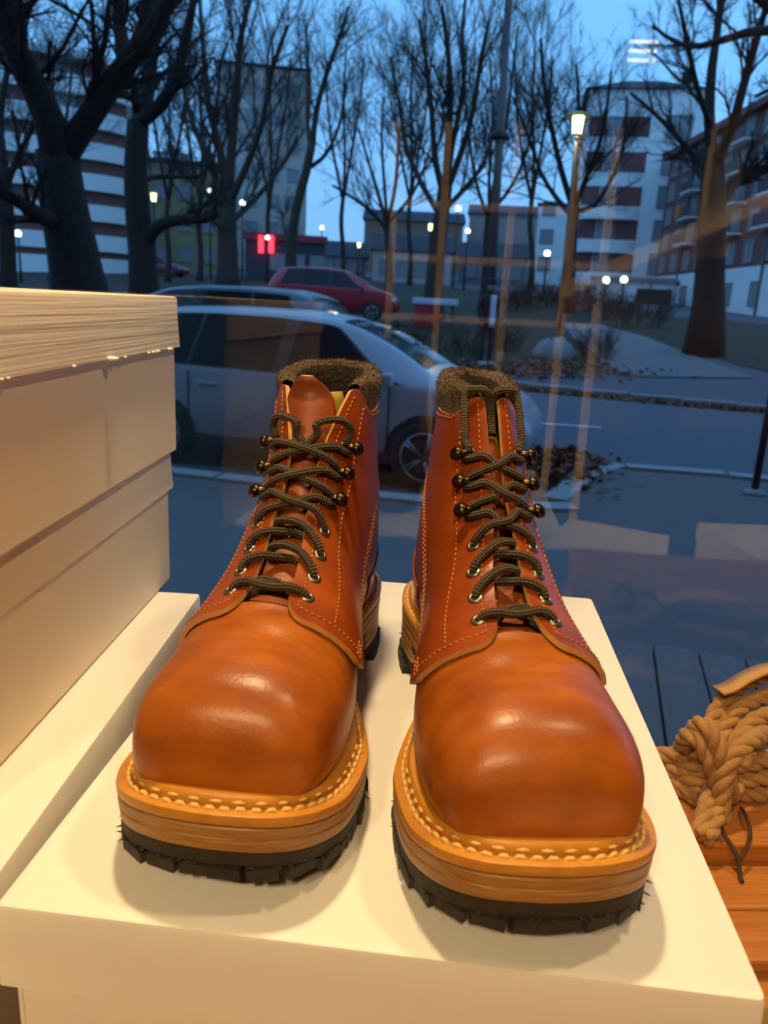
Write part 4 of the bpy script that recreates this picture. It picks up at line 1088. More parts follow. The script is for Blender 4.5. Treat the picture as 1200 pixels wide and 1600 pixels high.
# ---- cars
GLASS_D = mat('car_glass', (.010, .011, .014), .08, spec=.3)
TYRE = mat('tyre', (.018, .018, .02), .8)
RIM = mat('alloy', (.42, .42, .44), .35, metal=.8)
TRIM = mat('black_trim', (.02, .02, .022), .5)
TAIL = mat('tail_lamp', (.45, .01, .02), .2)
HEAD = mat('head_lamp', (.75, .78, .8), .1)
def car(label, centre, rz, paint, L=4.35, W=1.78, H=1.50, scale_nose=1.0, z=0.0, grp=None, simple=False):
    """nose towards local +x"""
    root = empty('car', (centre[0], centre[1], z), rz); tag(root, label, 'car', grp)
    # outline stations along the length: x, sill z, belt z, top z, half width belt, half width top
    fr = np.array([
        (-.500, .42, .62, .66, .70, .60), (-.492, .32, .74, .80, .80, .66), (-.470, .26, .88, 1.02, .86, .66), (-.440, .25, .94, 1.22, .88, .62), (-.400, .24, .965, 1.40, .885, .60),
        (-.330, .24, .965, 1.475, .89, .61), (-.20, .24, .955, 1.50, .89, .63), (-.05, .24, .945, 1.495, .89, .63), (.06, .24, .935, 1.46, .89, .61), (.13, .24, .93, 1.38, .89, .59),
        (.20, .24, .925, 1.24, .89, .60), (.265, .24, .92, 1.07, .89, .64), (.30, .24, .915, .975, .885, .70), (.36, .25, .88, .925, .88, .72), (.43, .26, .80, .84, .85, .70), (.475, .28, .70, .74, .78, .64), (.497, .36, .58, .62, .66, .55)])
    X_ = fr[:, 0] * L
    sc = H / 1.5
    sil, bel, top = fr[:, 1] * sc, fr[:, 2] * sc, fr[:, 3] * sc
    wb, wt = fr[:, 4] * W / 1.78, fr[:, 5] * W / 1.78
    n = 61; xs = np.linspace(X_[0], X_[-1], n)
    I = lambda a: np.interp(xs, X_, a)
    def smooth(a):
        for _ in range(2): a = np.concatenate([[a[0]], (a[:-2] + 2 * a[1:-1] + a[2:]) / 4, [a[-1]]])
        return a
    sil, bel, top, wb, wt = [smooth(I(a)) for a in (sil, bel, top, wb, wt)]
    prof = []
    for i in range(n):
        h = top[i] - bel[i]
        pr = [(wb[i] * .90, sil[i]), (wb[i] * .985, sil[i] + .10), (wb[i] * 1.0, sil[i] + (bel[i] - sil[i]) * .55), (wb[i] * .985, bel[i] - .05), (wb[i] * .965, bel[i]),
              (wb[i] * .965 + (wt[i] - wb[i] * .965) * .55, bel[i] + h * .5), (wt[i], bel[i] + h * .88), (wt[i] * .86, bel[i] + h * .97), (wt[i] * .5, top[i]), (0, top[i] + .008)]
        prof.append(pr)
    prof = np.array(prof)                                        # n,10,2
    full = np.concatenate([prof, prof[:, ::-1][:, 1:] * np.array([-1, 1])], 1)
    V = np.concatenate([np.repeat(xs[:, None, None], full.shape[1], 1), full], -1)
    m = full.shape[1]
    F = grid_f(n, m) + [tuple(range(m)), tuple((n - 1) * m + k for k in range(m))] + [(i * m, (i + 1) * m, (i + 1) * m + m - 1, i * m + m - 1) for i in range(n - 1)]
    wx = (-.305 * L, .295 * L); rw = .315
    body = auto_smooth(mobj('body', V.reshape(-1, 3), F, [paint, TRIM], root), 50)
    # side glass, windscreen and rear glass follow the body just outside it
    def side(x, f, sgn, off=.006):
        i = np.clip(np.searchsorted(xs, x) - 1, 0, n - 2); a = (x - xs[i]) / (xs[i + 1] - xs[i]); p = prof[i] * (1 - a) + prof[i + 1] * a
        q = np.array([np.interp(f, [0, .5, .88], [p[k, c] for k in (4, 5, 6)]) for c in (0, 1)])
        return (x, sgn * (q[0] + off), q[1] + .0)
    def sidepane(name, xa0, xa1, xb0, xb1, m=GLASS_D, off=.007, lo=.03):
        for sgn in (1, -1):
            fs = np.linspace(lo, .90, 7)
            V = [side(x, f, sgn, off) for f in fs for x in np.linspace(xa0 + (xb0 - xa0) * (f / .90), xa1 + (xb1 - xa1) * (f / .90), 12)]
            o = mobj(name, V, grid_f(7, 12), m, root, True)
    sidepane('window_surround', -.39 * L, .235 * L, -.335 * L, .085 * L, TRIM, .003, -.04)
    sidepane('rear_side_window', -.385 * L, -.245 * L, -.33 * L, -.225 * L)
    sidepane('rear_door_window', -.235 * L, -.045 * L, -.215 * L, -.03 * L)
    sidepane('front_door_window', -.015 * L, .225 * L, .0 * L, .075 * L)
    def screen(name, x0, x1, off):
        xx = np.linspace(x0, x1, 10); V = []
        for x in xx:
            i = np.clip(np.searchsorted(xs, x) - 1, 0, n - 2); a = (x - xs[i]) / (xs[i + 1] - xs[i]); p = prof[i] * (1 - a) + prof[i + 1] * a
            ys = np.linspace(-1, 1, 9) * p[7, 0] * .96
            for y in ys: V.append((x, y, np.interp(abs(y), [p[9, 0], p[8, 0], p[7, 0]], [p[9, 1], p[8, 1], p[7, 1]]) + off))
        mobj(name, V, grid_f(10, 9), GLASS_D, root, True)
    screen('windscreen', .085 * L, .27 * L, .008); screen('rear_window', -.452 * L, -.395 * L, .008)
    # wheel arches and wheels
    for x in wx:
        for sgn in (1, -1):
            y = sgn * wb.max() * .995
            a = MB(); P = [(x + (rw + .055) * math.cos(q), y, .0 + rw + (rw + .055) * math.sin(q)) for q in np.linspace(-.1, math.pi + .1, 17)]
            V = P + [(p[0], y - sgn * .12, p[2]) for p in P] + [(x, y + sgn * .004, rw), (x, y - sgn * .12, rw)]
            F = [(i, i + 1, 18 + i - 1 + 0) for i in range(0)] + [(i, i + 1, 34) for i in range(16)]
            mobj('wheel_arch', [(p[0], p[1] + sgn * .004, p[2]) for p in P] + [(x, y + sgn * .004, rw)], [(i, i + 1, 17) for i in range(16)], TRIM, root)
            wh = empty('wheel', (x, y - sgn * .08, rw)); wh.parent = root
            R = np.array([[1, 0, 0], [0, 0, sgn], [0, -sgn, 0]], float)
            MB().lathe([(.19, -.10), (.27, -.10), (rw - .01, -.085), (rw, -.05), (rw, .06), (rw - .01, .085), (.27, .105), (.215, .10)], 28, R=R).build('tyre', TYRE, wh, True)
            sp = MB().lathe([(.215, .06), (.22, .10), (.205, .103), (.195, .085)], 28, R=R)
            sp.lathe([(.0, .10), (.05, .098), (.06, .07)], 16, R=R)
            for k in range(5):
                q = 2 * math.pi * k / 5
                for dq in (-.13, .13):
                    A_ = np.array([(.04 * math.cos(q + dq), .04 * math.sin(q + dq), .085), (.205 * math.cos(q + dq * .7), .205 * math.sin(q + dq * .7), .088)]) @ R.T
                    sp.tube(A_, .017, 6)
            sp.build('rim', RIM, wh, True)
            MB().lathe([(.205, .03), (.0, .03)], 24, R=R).build('brake_disc', TRIM, wh)
    # door seams, handles, mirrors, lamps
    yb = wb.max()
    for sgn in (1, -1):
        for x in (-.235 * L, -.025 * L, .215 * L):
            MB().box((x, sgn * (yb * 1.0), .60), (.012, .01, .62)).build('door_seam', TRIM, root)
        for x in (-.19 * L, .02 * L):
            MB().box((x, sgn * (yb * .99), .80 * sc), (.20, .035, .035)).build('door_handle', paint, root, bevel=.01)
        MB().box((.215 * L, sgn * (yb + .07), .97 * sc), (.10, .18, .12)).build('mirror', paint, root, bevel=.03)
        MB().box((.445 * L, sgn * yb * .78, .66 * sc), (.20, .26, .12)).build('head_lamp', HEAD, root, bevel=.03)
        MB().box((-.477 * L, sgn * yb * .80, .82 * sc), (.14, .22, .16)).build('tail_lamp', TAIL, root, bevel=.03)
    MB().box((0, 0, .27), (.97 * L * .6, yb * 1.96, .10)).build('side_sill', TRIM, root)
    return root
CARW = mat('white_car_paint', (.36, .36, .40), .28, spec=.5, coat=.4)
CARD = mat('dark_car_paint', (.05, .055, .07), .25, spec=.5, coat=.5)
CARR = mat('red_car_paint', (.42, .02, .03), .3, spec=.5, coat=.4)
wp = toUV(at_z(660, 768, 0.0))                       # front wheel of the white car
c = UV(wp[0] - .295 * 4.35, wp[1] + .86)
car('white hatchback parked at the kerb, half hidden by the boots', c, SY, CARW)
c2 = toUV(at_d(520, 505, 10.6)); c2 = UV(c2[0] - 2.0, c2[1] + .3)
car('dark car parked beyond the white hatchback', c2, SY + math.pi, CARD, H=1.74, L=4.5)
q = hit(590, 500); car('red car parked at the edge of the park', (q[0] - 1.5, q[1] - 1.6), SY + .25, CARR, z=float(terr(*toUV(q))) - .02, H=1.7, L=4.6)
q = hit(250, 432); car('small dark red car far off under the trees', (q[0], q[1]), SY + .1, mat('maroon_paint', (.16, .02, .02), .3, coat=.4), z=float(terr(*toUV(q))))

# ---- trees
BARK = mat('dark_bark', (.020, .014, .010), .95, noise=[(6, .6, (.032, .023, .016), 4, (2, 2, .5))], bump=[(14, .8, .06, (2, 2, .4))])
BARK2 = mat('brown_bark', (.050, .034, .022), .95, noise=[(6, .6, (.075, .05, .03), 4, (2, 2, .5))], bump=[(14, .8, .05, (2, 2, .4))])
TWIG = mat('twig_bark', (.030, .022, .018), .95)
def tubes(P, R, sides):
    """P [k,n,3] polylines, R [k,n] -> verts, quads"""
    k, n, _ = P.shape
    d = P[:, -1] - P[:, 0]; d /= np.linalg.norm(d, axis=1)[:, None] + 1e-9
    ref = np.where(np.abs(d[:, 2:3]) > .8, np.array([[1.0, 0, 0]]), np.array([[0, 0, 1.0]]))
    a = np.cross(d, ref); a /= np.linalg.norm(a, axis=1)[:, None]; b = np.cross(d, a)
    q = np.arange(sides) * 2 * math.pi / sides
    V = P[:, :, None] + R[:, :, None, None] * (np.cos(q)[None, None, :, None] * a[:, None, None] + np.sin(q)[None, None, :, None] * b[:, None, None])
    i = np.arange(n - 1)[:, None]; j = np.arange(sides)[None]
    Q = np.stack([i * sides + j, i * sides + (j + 1) % sides, (i + 1) * sides + (j + 1) % sides, (i + 1) * sides + j], -1).reshape(-1, 4)
    Q = (Q[None] + (np.arange(k) * n * sides)[:, None, None]).reshape(-1, 4)
    return V.reshape(-1, 3), Q
def sprout(P, R, cnt, f0, f1, len_, ang, up, rr, rs, n=5, wig=.12, rmin=.004):
    k, m, _ = P.shape
    idx = np.repeat(np.arange(k), cnt); N_ = len(idx)
    f = f0 + (f1 - f0) * rr.random(N_); x = f * (m - 1); i = np.minimum(x.astype(int), m - 2); w = (x - i)[:, None]
    S = P[idx, i] * (1 - w) + P[idx, i + 1] * w
    r0 = R[idx, i] * (1 - w[:, 0]) + R[idx, i + 1] * w[:, 0]
    d = P[idx, i + 1] - P[idx, i]; d /= np.linalg.norm(d, axis=1)[:, None] + 1e-9
    rnd = rr.normal(size=(N_, 3)); rnd -= d * np.sum(rnd * d, 1)[:, None]; rnd /= np.linalg.norm(rnd, axis=1)[:, None] + 1e-9
    a = ang * rr.uniform(.6, 1.3, N_)[:, None]
    d2 = d * np.cos(a) + rnd * np.sin(a) + np.array([0, 0, up]); d2 /= np.linalg.norm(d2, axis=1)[:, None]
    plen = np.linalg.norm(P[idx, -1] - P[idx, 0], axis=1)
    L_ = len_ * plen * rr.uniform(.6, 1.25, N_) * (1.15 - .5 * f)
    out = [S]; cur = S.copy(); dd = d2.copy()
    for s_ in range(n - 1):
        dd = dd + rr.normal(size=(N_, 3)) * wig + np.array([0, 0, up * .18]); dd /= np.linalg.norm(dd, axis=1)[:, None]
        cur = cur + dd * (L_ / (n - 1))[:, None]; out.append(cur.copy())
    Pn = np.stack(out, 1)
    rb = np.maximum(r0 * rs, rmin)
    Rn = rb[:, None] * np.linspace(1, .45, n)[None]
    return Pn, np.maximum(Rn, rmin * .7)
def tree(label, d, limbs, seed, bark=BARK, cnt=(9, 6, 6), lens=(.55, .5, .5), base=None, group='bare trees in the park', up=.25, minw=None, spread=.6, name='bare_tree'):
    """limbs: list of (pixel polyline, r0, r1); depth wanders from d"""
    rr = np.random.default_rng(seed)
    px_m = d / 1240.0; rmin = .62 * (minw or .46) * px_m * .5
    root = empty(name, (0, 0, 0)); tag(root, label, 'tree', group)
    L0 = []; tr = MB()
    for li, (pts, r0, r1) in enumerate(limbs):
        dep = d + (0 if li == 0 else rr.uniform(-1, 1) * d * .02)
        dr = 0 if li == 0 else rr.uniform(-1, 1) * d * .10
        P = []
        for k, (x, y) in enumerate(pts):
            f = k / max(1, len(pts) - 1); P.append(at_d(x, y, (d if li == 0 or k == 0 else dep) + dr * f))
        P = spline(np.array(P), 4)
        q = np.linspace(0, 1, 9) * (len(P) - 1); i = np.minimum(q.astype(int), len(P) - 2); w = (q - i)[:, None]
        P = P[i] * (1 - w) + P[i + 1] * w
        if li == 0:
            b = P[0].copy(); g_ = float(terr(*toUV(b)))
            P[0, 2] = min(P[0, 2], g_ - .05) if abs(P[0, 2] - g_) < 2.5 else P[0, 2]
            root.location = (b[0], b[1], g_)
        R = np.linspace(r0, r1, 9) * px_m * .5
        if li == 0: R[0] *= 1.35; R[1] *= 1.08
        L0.append((P, R))
        tr.tube(P, R, 10)
    loc = np.array(root.location)
    P0, R0 = np.stack([a for a, b in L0]), np.stack([b for a, b in L0])
    t = mobj('trunk', np.array(tr.V) - loc, tr.F, bark, root, True)
    sub = P0[1:] if len(P0) > 1 else P0; subR = R0[1:] if len(P0) > 1 else R0
    cnt = (cnt[0] + 2, cnt[1] + 1, cnt[2] + 4)
    P1, R1 = sprout(sub, subR, cnt[0], .15, 1, lens[0], spread, up, rr, .34, 6, .17, rmin * 1.5)
    P2, R2 = sprout(np.concatenate([P1]), np.concatenate([R1]), cnt[1], .15, 1, lens[1], .65, up * .8, rr, .45, 5, .19, rmin * 1.1)
    P3, R3 = sprout(P2, R2, cnt[2], .1, 1, lens[2], .7, up * .6, rr, .6, 4, .2, rmin * .8)
    V, Q = tubes(P1, R1, 6); link_mesh('branches', fast_mesh('branches', V - loc, Q, bark), root)
    Va, Qa = tubes(P2, R2, 4); Vb, Qb = tubes(P3, R3, 3)
    o = link_mesh('twigs', fast_mesh('twigs', np.concatenate([Va, Vb]) - loc, np.concatenate([Qa, Qb + len(Va)]), TWIG), root); o['kind'] = 'stuff'
    return root
tree('massive dark forked tree nearest the window, behind the box stack', 13,
     [([(128, 480), (115, 400), (100, 320), (88, 235)], 80, 55), ([(90, 260), (78, 190), (40, 110), (8, 40), (-20, -60)], 46, 26), ([(95, 250), (135, 190), (190, 110), (240, 45), (280, -30)], 40, 18),
      ([(85, 215), (55, 150), (25, 95), (0, 60), (-40, 10)], 28, 14), ([(92, 350), (60, 335), (30, 315), (-20, 290)], 26, 12), ([(195, 105), (190, 60), (185, 20), (190, -50)], 24, 12), ([(215, 75), (228, 30), (226, -40)], 26, 14),
      ([(60, 120), (95, 80), (124, 25), (150, -20)], 7, 3), ([(124, 25), (80, 0), (30, -20)], 5, 3), ([(124, 25), (160, 50), (185, 90)], 5, 3)], 11, cnt=(6, 5, 6), lens=(.5, .5, .5), minw=.7)
tree('dark tree with a sawn stub and one low limb behind the box stack', 22,
     [([(226, 480), (222, 400), (216, 340), (212, 270), (216, 190)], 42, 30), ([(216, 200), (228, 150), (236, 90), (246, 20), (250, -40)], 26, 14), ([(218, 190), (250, 165), (275, 120), (290, 60), (305, -10)], 22, 9),
      ([(214, 160), (200, 150), (182, 148)], 12, 9), ([(222, 395), (240, 360), (270, 345), (320, 342), (340, 335)], 22, 10), ([(215, 290), (235, 278), (270, 276), (310, 276)], 9, 6), ([(213, 175), (208, 130), (195, 80), (180, 20)], 12, 6)], 12, cnt=(7, 6, 6), minw=.6)
tree('broad many-stemmed bare tree left of the thin leaning one', 46,
     [([(356, 446), (356, 400), (355, 350), (356, 300)], 34, 24), ([(356, 310), (345, 240), (325, 160), (318, 80), (312, 0)], 15, 6), ([(356, 310), (362, 230), (370, 140), (376, 60), (390, 0)], 16, 6), ([(355, 330), (330, 260), (300, 190), (280, 110)], 13, 5),
      ([(357, 320), (385, 260), (410, 190), (425, 110), (450, 40)], 12, 5), ([(357, 350), (400, 310), (440, 260), (465, 220)], 10, 4), ([(355, 340), (320, 300), (285, 270), (262, 230)], 10, 4)], 13, bark=BARK2, cnt=(9, 6, 6), lens=(.5, .5, .5))
tree('thin leaning bare tree above the dark parked car', 34,
     [([(456, 446), (455, 390), (462, 330), (478, 270), (488, 220)], 17, 12), ([(488, 225), (495, 170), (512, 110), (530, 60), (545, 10)], 10, 4), ([(486, 240), (480, 180), (482, 110), (478, 40)], 8, 3), ([(486, 260), (510, 240), (532, 190), (540, 130)], 7, 3), ([(455, 400), (445, 360), (440, 330)], 6, 3)], 14, bark=BARK2, cnt=(8, 6, 6), up=.2)
tree('small bushy bare tree above the red car', 40,
     [([(608, 450), (608, 410), (606, 370), (604, 345)], 13, 10), ([(604, 350), (590, 300), (575, 250), (560, 200)], 7, 3), ([(605, 350), (618, 290), (622, 230), (630, 170)], 7, 3), ([(605, 360), (580, 330), (545, 305), (520, 290)], 6, 3), ([(605, 350), (640, 310), (660, 270), (672, 230)], 6, 3), ([(605, 345), (600, 280), (596, 210), (600, 150)], 6, 3)], 15, bark=BARK2, cnt=(8, 6, 6), lens=(.6, .5, .5))
tree('dense bare tree at the centre with upright limbs', 30,
     [([(676, 486), (680, 420), (688, 350), (696, 290)], 30, 22), ([(696, 300), (700, 230), (704, 150), (700, 80), (690, 10)], 14, 5), ([(695, 310), (680, 250), (675, 180), (668, 110), (655, 30)], 11, 4), ([(697, 300), (720, 240), (740, 170), (750, 100), (765, 30)], 11, 4), ([(690, 340), (660, 290), (635, 230), (625, 170), (610, 90)], 10, 4),
      ([(693, 330), (730, 290), (758, 250), (775, 190)], 9, 4), ([(697, 290), (708, 220), (725, 130), (722, 50), (730, -20)], 10, 4)], 16, bark=BARK2, cnt=(10, 7, 6), lens=(.5, .5, .5))
tree('dark tree behind the tall street lamp with tangled branches', 38,
     [([(888, 470), (890, 420), (893, 370), (898, 320)], 20, 15), ([(898, 325), (915, 280), (935, 230), (948, 170), (955, 110)], 9, 3), ([(897, 330), (878, 270), (862, 200), (850, 130), (845, 60)], 10, 4), ([(898, 330), (930, 320), (960, 270), (975, 220), (980, 150)], 8, 3), ([(896, 340), (870, 310), (845, 270), (825, 210), (800, 150)], 9, 3), ([(898, 320), (900, 250), (905, 170), (900, 100)], 8, 3)], 17, cnt=(10, 7, 7), lens=(.55, .5, .5))
tree('large dark tree in front of the brick house', 24,
     [([(1105, 516), (1108, 450), (1112, 370), (1114, 300), (1112, 230)], 46, 30), ([(1112, 240), (1108, 180), (1112, 110), (1122, 40), (1130, -30)], 18, 8), ([(1114, 260), (1140, 210), (1160, 140), (1180, 70), (1200, 0)], 16, 7), ([(1116, 330), (1150, 282), (1190, 266), (1250, 240)], 20, 12), ([(1108, 270), (1080, 240), (1050, 205), (1020, 175), (985, 145)], 10, 4),
      ([(1112, 200), (1090, 140), (1075, 70), (1060, 0)], 9, 4), ([(1110, 300), (1090, 270), (1080, 250)], 7, 4)], 18, cnt=(8, 6, 6), lens=(.5, .5, .5), minw=.6)
tree('tree limb reaching in from beyond the window edge over the brick house', 20,
     [([(1330, 560), (1320, 300), (1300, 120), (1270, 30)], 46, 34), ([(1290, 90), (1220, 50), (1160, 52), (1100, 72), (1055, 66), (1020, 40)], 16, 4), ([(1280, 60), (1220, 20), (1160, -20)], 14, 8), ([(1300, 140), (1240, 130), (1180, 150)], 9, 4)], 19, cnt=(7, 5, 5), lens=(.45, .5, .5), minw=.6)
tree('slim bare tree beside the tall mast', 44,
     [([(756, 470), (758, 420), (760, 370), (764, 330)], 12, 9), ([(764, 335), (775, 270), (790, 200), (800, 120), (810, 40)], 7, 3), ([(763, 340), (745, 290), (735, 230), (728, 160)], 6, 3), ([(764, 335), (800, 290), (825, 230), (835, 170)], 6, 3), ([(764, 330), (765, 260), (770, 180), (765, 90)], 6, 3)], 20, bark=BARK2, cnt=(10, 7, 6), lens=(.6, .55, .5))
tree('far bare tree left of the curved balconies', 30, [([(14, 470), (12, 400), (10, 330), (6, 260)], 24, 18), ([(8, 270), (0, 190), (12, 110), (30, 40)], 12, 5), ([(10, 290), (30, 240), (55, 190), (70, 120)], 10, 4), ([(10, 300), (-20, 240), (-40, 160)], 10, 4)], 21, cnt=(8, 6, 5))
for k, (x, w_, s_, lab) in enumerate([(80, 10, 31, 'thin young tree between the two dark trunks'), (262, 9, 32, 'thin young tree beside the yellow lantern'), (312, 9, 33, 'thin straight tree under the low limb'), (535, 8, 34, 'thin bare sapling above the red car roof'), (640, 8, 35, 'thin bare sapling left of the upright-limbed tree'), (830, 9, 36, 'thin bare tree beside the reflected rack'), (420, 8, 37, 'thin bare tree beside the red shop sign')]):
    tree(lab, 52 + 3 * k, [([(x, 440), (x + 2, 400), (x - 2, 350), (x + 1, 310)], w_, w_ * .8), ([(x + 1, 315), (x - 12, 250), (x - 22, 180), (x - 25, 100)], w_ * .6, 2.5), ([(x + 1, 315), (x + 14, 240), (x + 26, 170), (x + 34, 90)], w_ * .6, 2.5), ([(x, 330), (x + 4, 250), (x + 2, 160), (x + 6, 70)], w_ * .6, 2.5)],
         s_, bark=BARK2, cnt=(9, 7, 6), lens=(.6, .55, .5), group='thin trees across the park')

# ---- shrubs
SHRUB = mat('shrub_twigs', (.035, .032, .018), .95, noise=[(9, .6, (.06, .045, .025), 3, None)])
def shrub(label, px, py, w, h, seed, d=None):
    p = hit(px, py); rr = np.random.default_rng(seed); root = empty('shrub', p); tag(root, label, 'shrub', 'shrubs in the park')
    dist = math.hypot(p[0], p[1]); W2, H2 = w * dist / 1240, h * dist / 1240
    n = 46; a = rr.random(n) * 6.28; r = rr.random(n) ** .5 * W2 * .38
    S = np.column_stack([r * np.cos(a), r * np.sin(a), np.zeros(n) - .05]); E = np.column_stack([S[:, 0] * 1.5 + rr.normal(size=n) * W2 * .1, S[:, 1] * 1.5 + rr.normal(size=n) * W2 * .1, H2 * rr.uniform(.55, 1.05, n)])
    f = np.linspace(0, 1, 5)[None, :, None]; P = S[:, None] * (1 - f) + E[:, None] * f + rr.normal(size=(n, 5, 3)) * .03
    rm = .35 * dist / 1240 * .5
    R = np.full((n, 5), rm * 2.0) * np.linspace(1, .5, 5)[None]
    P2, R2 = sprout(P, R, 7, .15, 1, .45, .7, .2, rr, .7, 4, .2, rm); P3, R3 = sprout(P2, R2, 5, .2, 1, .5, .8, .1, rr, .8, 3, .2, rm)
    V1, Q1 = tubes(P, R, 4); V2, Q2 = tubes(P2, R2, 3); V3, Q3 = tubes(P3, R3, 3)
    link_mesh('stems', fast_mesh('stems', V1, Q1, SHRUB), root)
    o = link_mesh('twigs', fast_mesh('twigs', np.concatenate([V2, V3]), np.concatenate([Q2, Q3 + len(V2)]), SHRUB), root); o['kind'] = 'stuff'
for k, (x, y, w_, h_, lab) in enumerate([(1000, 512, 90, 52, 'dark shrub in front of the shed'), (950, 500, 80, 46, 'dark shrub left of the shed beside the path'), (905, 486, 70, 40, 'shrub behind the tall street lamp'), (815, 488, 60, 36, 'shrub below the mast, right of the standing person'),
                                       (845, 480, 60, 34, 'shrub behind the grey boulder'), (932, 562, 56, 44, 'low shrub right of the grey boulder'), (720, 556, 90, 40, 'low dark shrub left of the standing person'), (788, 550, 60, 40, 'low dark shrub left of the grey boulder'), (640, 548, 80, 34, 'low dark shrub by the red car')]):
    shrub(lab, x, y, w_, h_, 60 + k)
# boulder
p = hit(864, 560); rr = np.random.default_rng(3)
V, F = lathe_vf([(0, .0), (.42, .0), (.46, .18), (.34, .40), (.16, .52), (0, .54)], 12)
V = np.array(V); V = V + rr.normal(size=V.shape) * .035; V[:, 0] *= 1.15
o = mobj('boulder', V, F, mat('grey_stone', (.26, .26, .25), .9, noise=[(5, .6, (.18, .18, .17), 4, None)]), None, True); o.location = (p[0], p[1], p[2] - .05); o.scale = (1.05, 1.05, 1.05)
tag(o, 'grey boulder at the foot of the tall street lamp', 'boulder')

# ---- street lamps, mast, posts
POLE = mat('dark_pole', (.02, .022, .024), .55, metal=.3)
POLEG = mat('grey_pole', (.10, .095, .09), .6, metal=.3)
LY = mat('yellow_lamp_glass', (.9, .8, .4), .4, emit=((1.0, .86, .30), 7.0))
LWH = mat('white_lamp_globe', (.9, .9, .8), .4, emit=((1.0, .92, .66), 6.0))
LCW = mat('cool_lamp_globe', (.9, .9, .9), .4, emit=((.85, .95, 1.0), 5.0))
def lamp(label, head, d, size, kind='globe', m=LWH, base=None, light=0.0):
    H_ = at_d(head[0], head[1], d); b = np.array([H_[0], H_[1], 0.0])
    if base is not None: q = at_d(base[0], base[1], d); b = q
    gz = float(terr(*toUV(b))); root = empty('street_lamp', (b[0], b[1], gz)); tag(root, label, 'street lamp', 'lamps in the park and street')
    h = H_ - np.array([b[0], b[1], gz]); s = size * d / 1240 / 2
    MB().tube(np.array([(0, 0, -.05), (h[0] * .5, h[1] * .5, h[2] * .5), (h[0], h[1], h[2] - s * .8)]), [.075, .06, .045], 10).build('pole', POLE, root, True)
    if kind == 'globe':
        MB().lathe([(max(0, s * math.sin(q)), -s * math.cos(q)) for q in np.linspace(0, math.pi, 9)], 14, h).build('globe', m, root, True)
        MB().lathe([(s * .5, -s * .8), (s * .6, -s * 1.15), (.05, -s * 1.4)], 12, h).build('collar', POLE, root, True)
    else:
        MB().lathe([(s * .42, -s * .95), (s * .55, s * .55), (s * .30, s * .62)], 16, h).build('lantern_glass', m, root, True)
        MB().lathe([(s * 1.25, s * .55), (s * 1.2, s * .62), (s * .4, s * .95), (0, s * 1.0)], 20, h).build('hat', mat('lamp_hat', (.5, .42, .12), .5), root, True)
        MB().lathe([(.05, -s * 1.3), (s * .42, -s * .95)], 12, h).build('collar', POLE, root, True)
    if light:
        l = bpy.data.lights.new('lamp_glow', 'POINT'); l.energy = light; l.color = (1, .85, .45); l.shadow_soft_size = s * .4
        lo_ = bpy.data.objects.new('lamp_glow', l); COL.objects.link(lo_); lo_.parent = root; lo_.location = (h[0], h[1], h[2] - s * 1.5)
    return root
lamp('tall street lamp with a glowing yellow lantern under a round hat', (903, 192), 25, 30, 'hat', LY, base=(872, 528), light=60)
lamp('yellow lantern lamp left of the low tree limb', (240, 307), 40, 14, 'hat', LY)
lamp('yellow lantern lamp beside the upright-limbed tree', (673, 354), 44, 12, 'hat', LY)
lamp('small yellow lamp above the red car', (561, 382), 55, 9, 'hat', LY)
for x, y, d, s, lab, m in [(855, 396, 50, 9, 'slim post lamp with a white globe against the pale wing', LWH), (947, 438, 52, 10, 'globe lamp in front of the shed, left of the pair', LWH), (975, 437, 53, 10, 'globe lamp in front of the shed, right of the pair', LWH),
                        (1121, 434, 40, 10, 'white globe lamp peeking past the trunk before the brick house', LWH), (1127, 443, 38, 9, 'lower globe lamp peeking past the trunk before the brick house', LWH), (363, 309, 60, 10, 'bright white lamp in the crown of the many-stemmed tree', LWH), (328, 298, 62, 7, 'white lamp left in the crown of the many-stemmed tree', LWH),
                        (379, 317, 64, 8, 'white lamp right in the crown of the many-stemmed tree', LCW), (418, 371, 58, 7, 'white lamp above the red shop sign', LCW), (716, 326, 62, 8, 'white lamp between the central tree and the mast', LWH), (731, 361, 60, 7, 'lower warm lamp beside the mast', LWH), (202, 361, 55, 8, 'cool white lamp before the curved balconies', LCW), (28, 365, 50, 9, 'warm lamp left of the massive forked tree', LWH), (503, 356, 66, 6, 'small far lamp right of the leaning tree', LWH)]:
    lamp(lab, (x, y), d, s, 'globe', m)
# tall mast
b = at_d(764, 500, 27); t_ = at_d(796, -20, 27); c_ = at_d(781, 212, 27); gz = float(terr(*toUV(b)))
ms = empty('lamp_mast', (b[0], b[1], gz)); tag(ms, 'tall slightly leaning grey mast right of the central tree', 'mast')
o0 = np.array([b[0], b[1], gz])
MB().tube(np.array([(0, 0, 0), c_ - o0, t_ - o0]), [.17, .13, .11], 12).build('pole', POLEG, ms, True)
MB().lathe([(.13, -.12), (.30, -.10), (.30, .04), (.16, .16)], 16, c_ - o0).build('collar', POLE, ms, True)
# sign pole by the kerb
b = at_z(1178, 772, .105)
sp = empty('sign_pole', (b[0], b[1], .105)); tag(sp, 'thin dark pole with a pale foot on the pavement outside', 'pole')
MB().tube(np.array([(0, 0, 0), (0, 0, 1.45)]), .032, 12).build('pole', POLE, sp, True)
MB().lathe([(.10, 0), (.10, .02), (.045, .05)], 16).build('foot', KERB, sp, True)

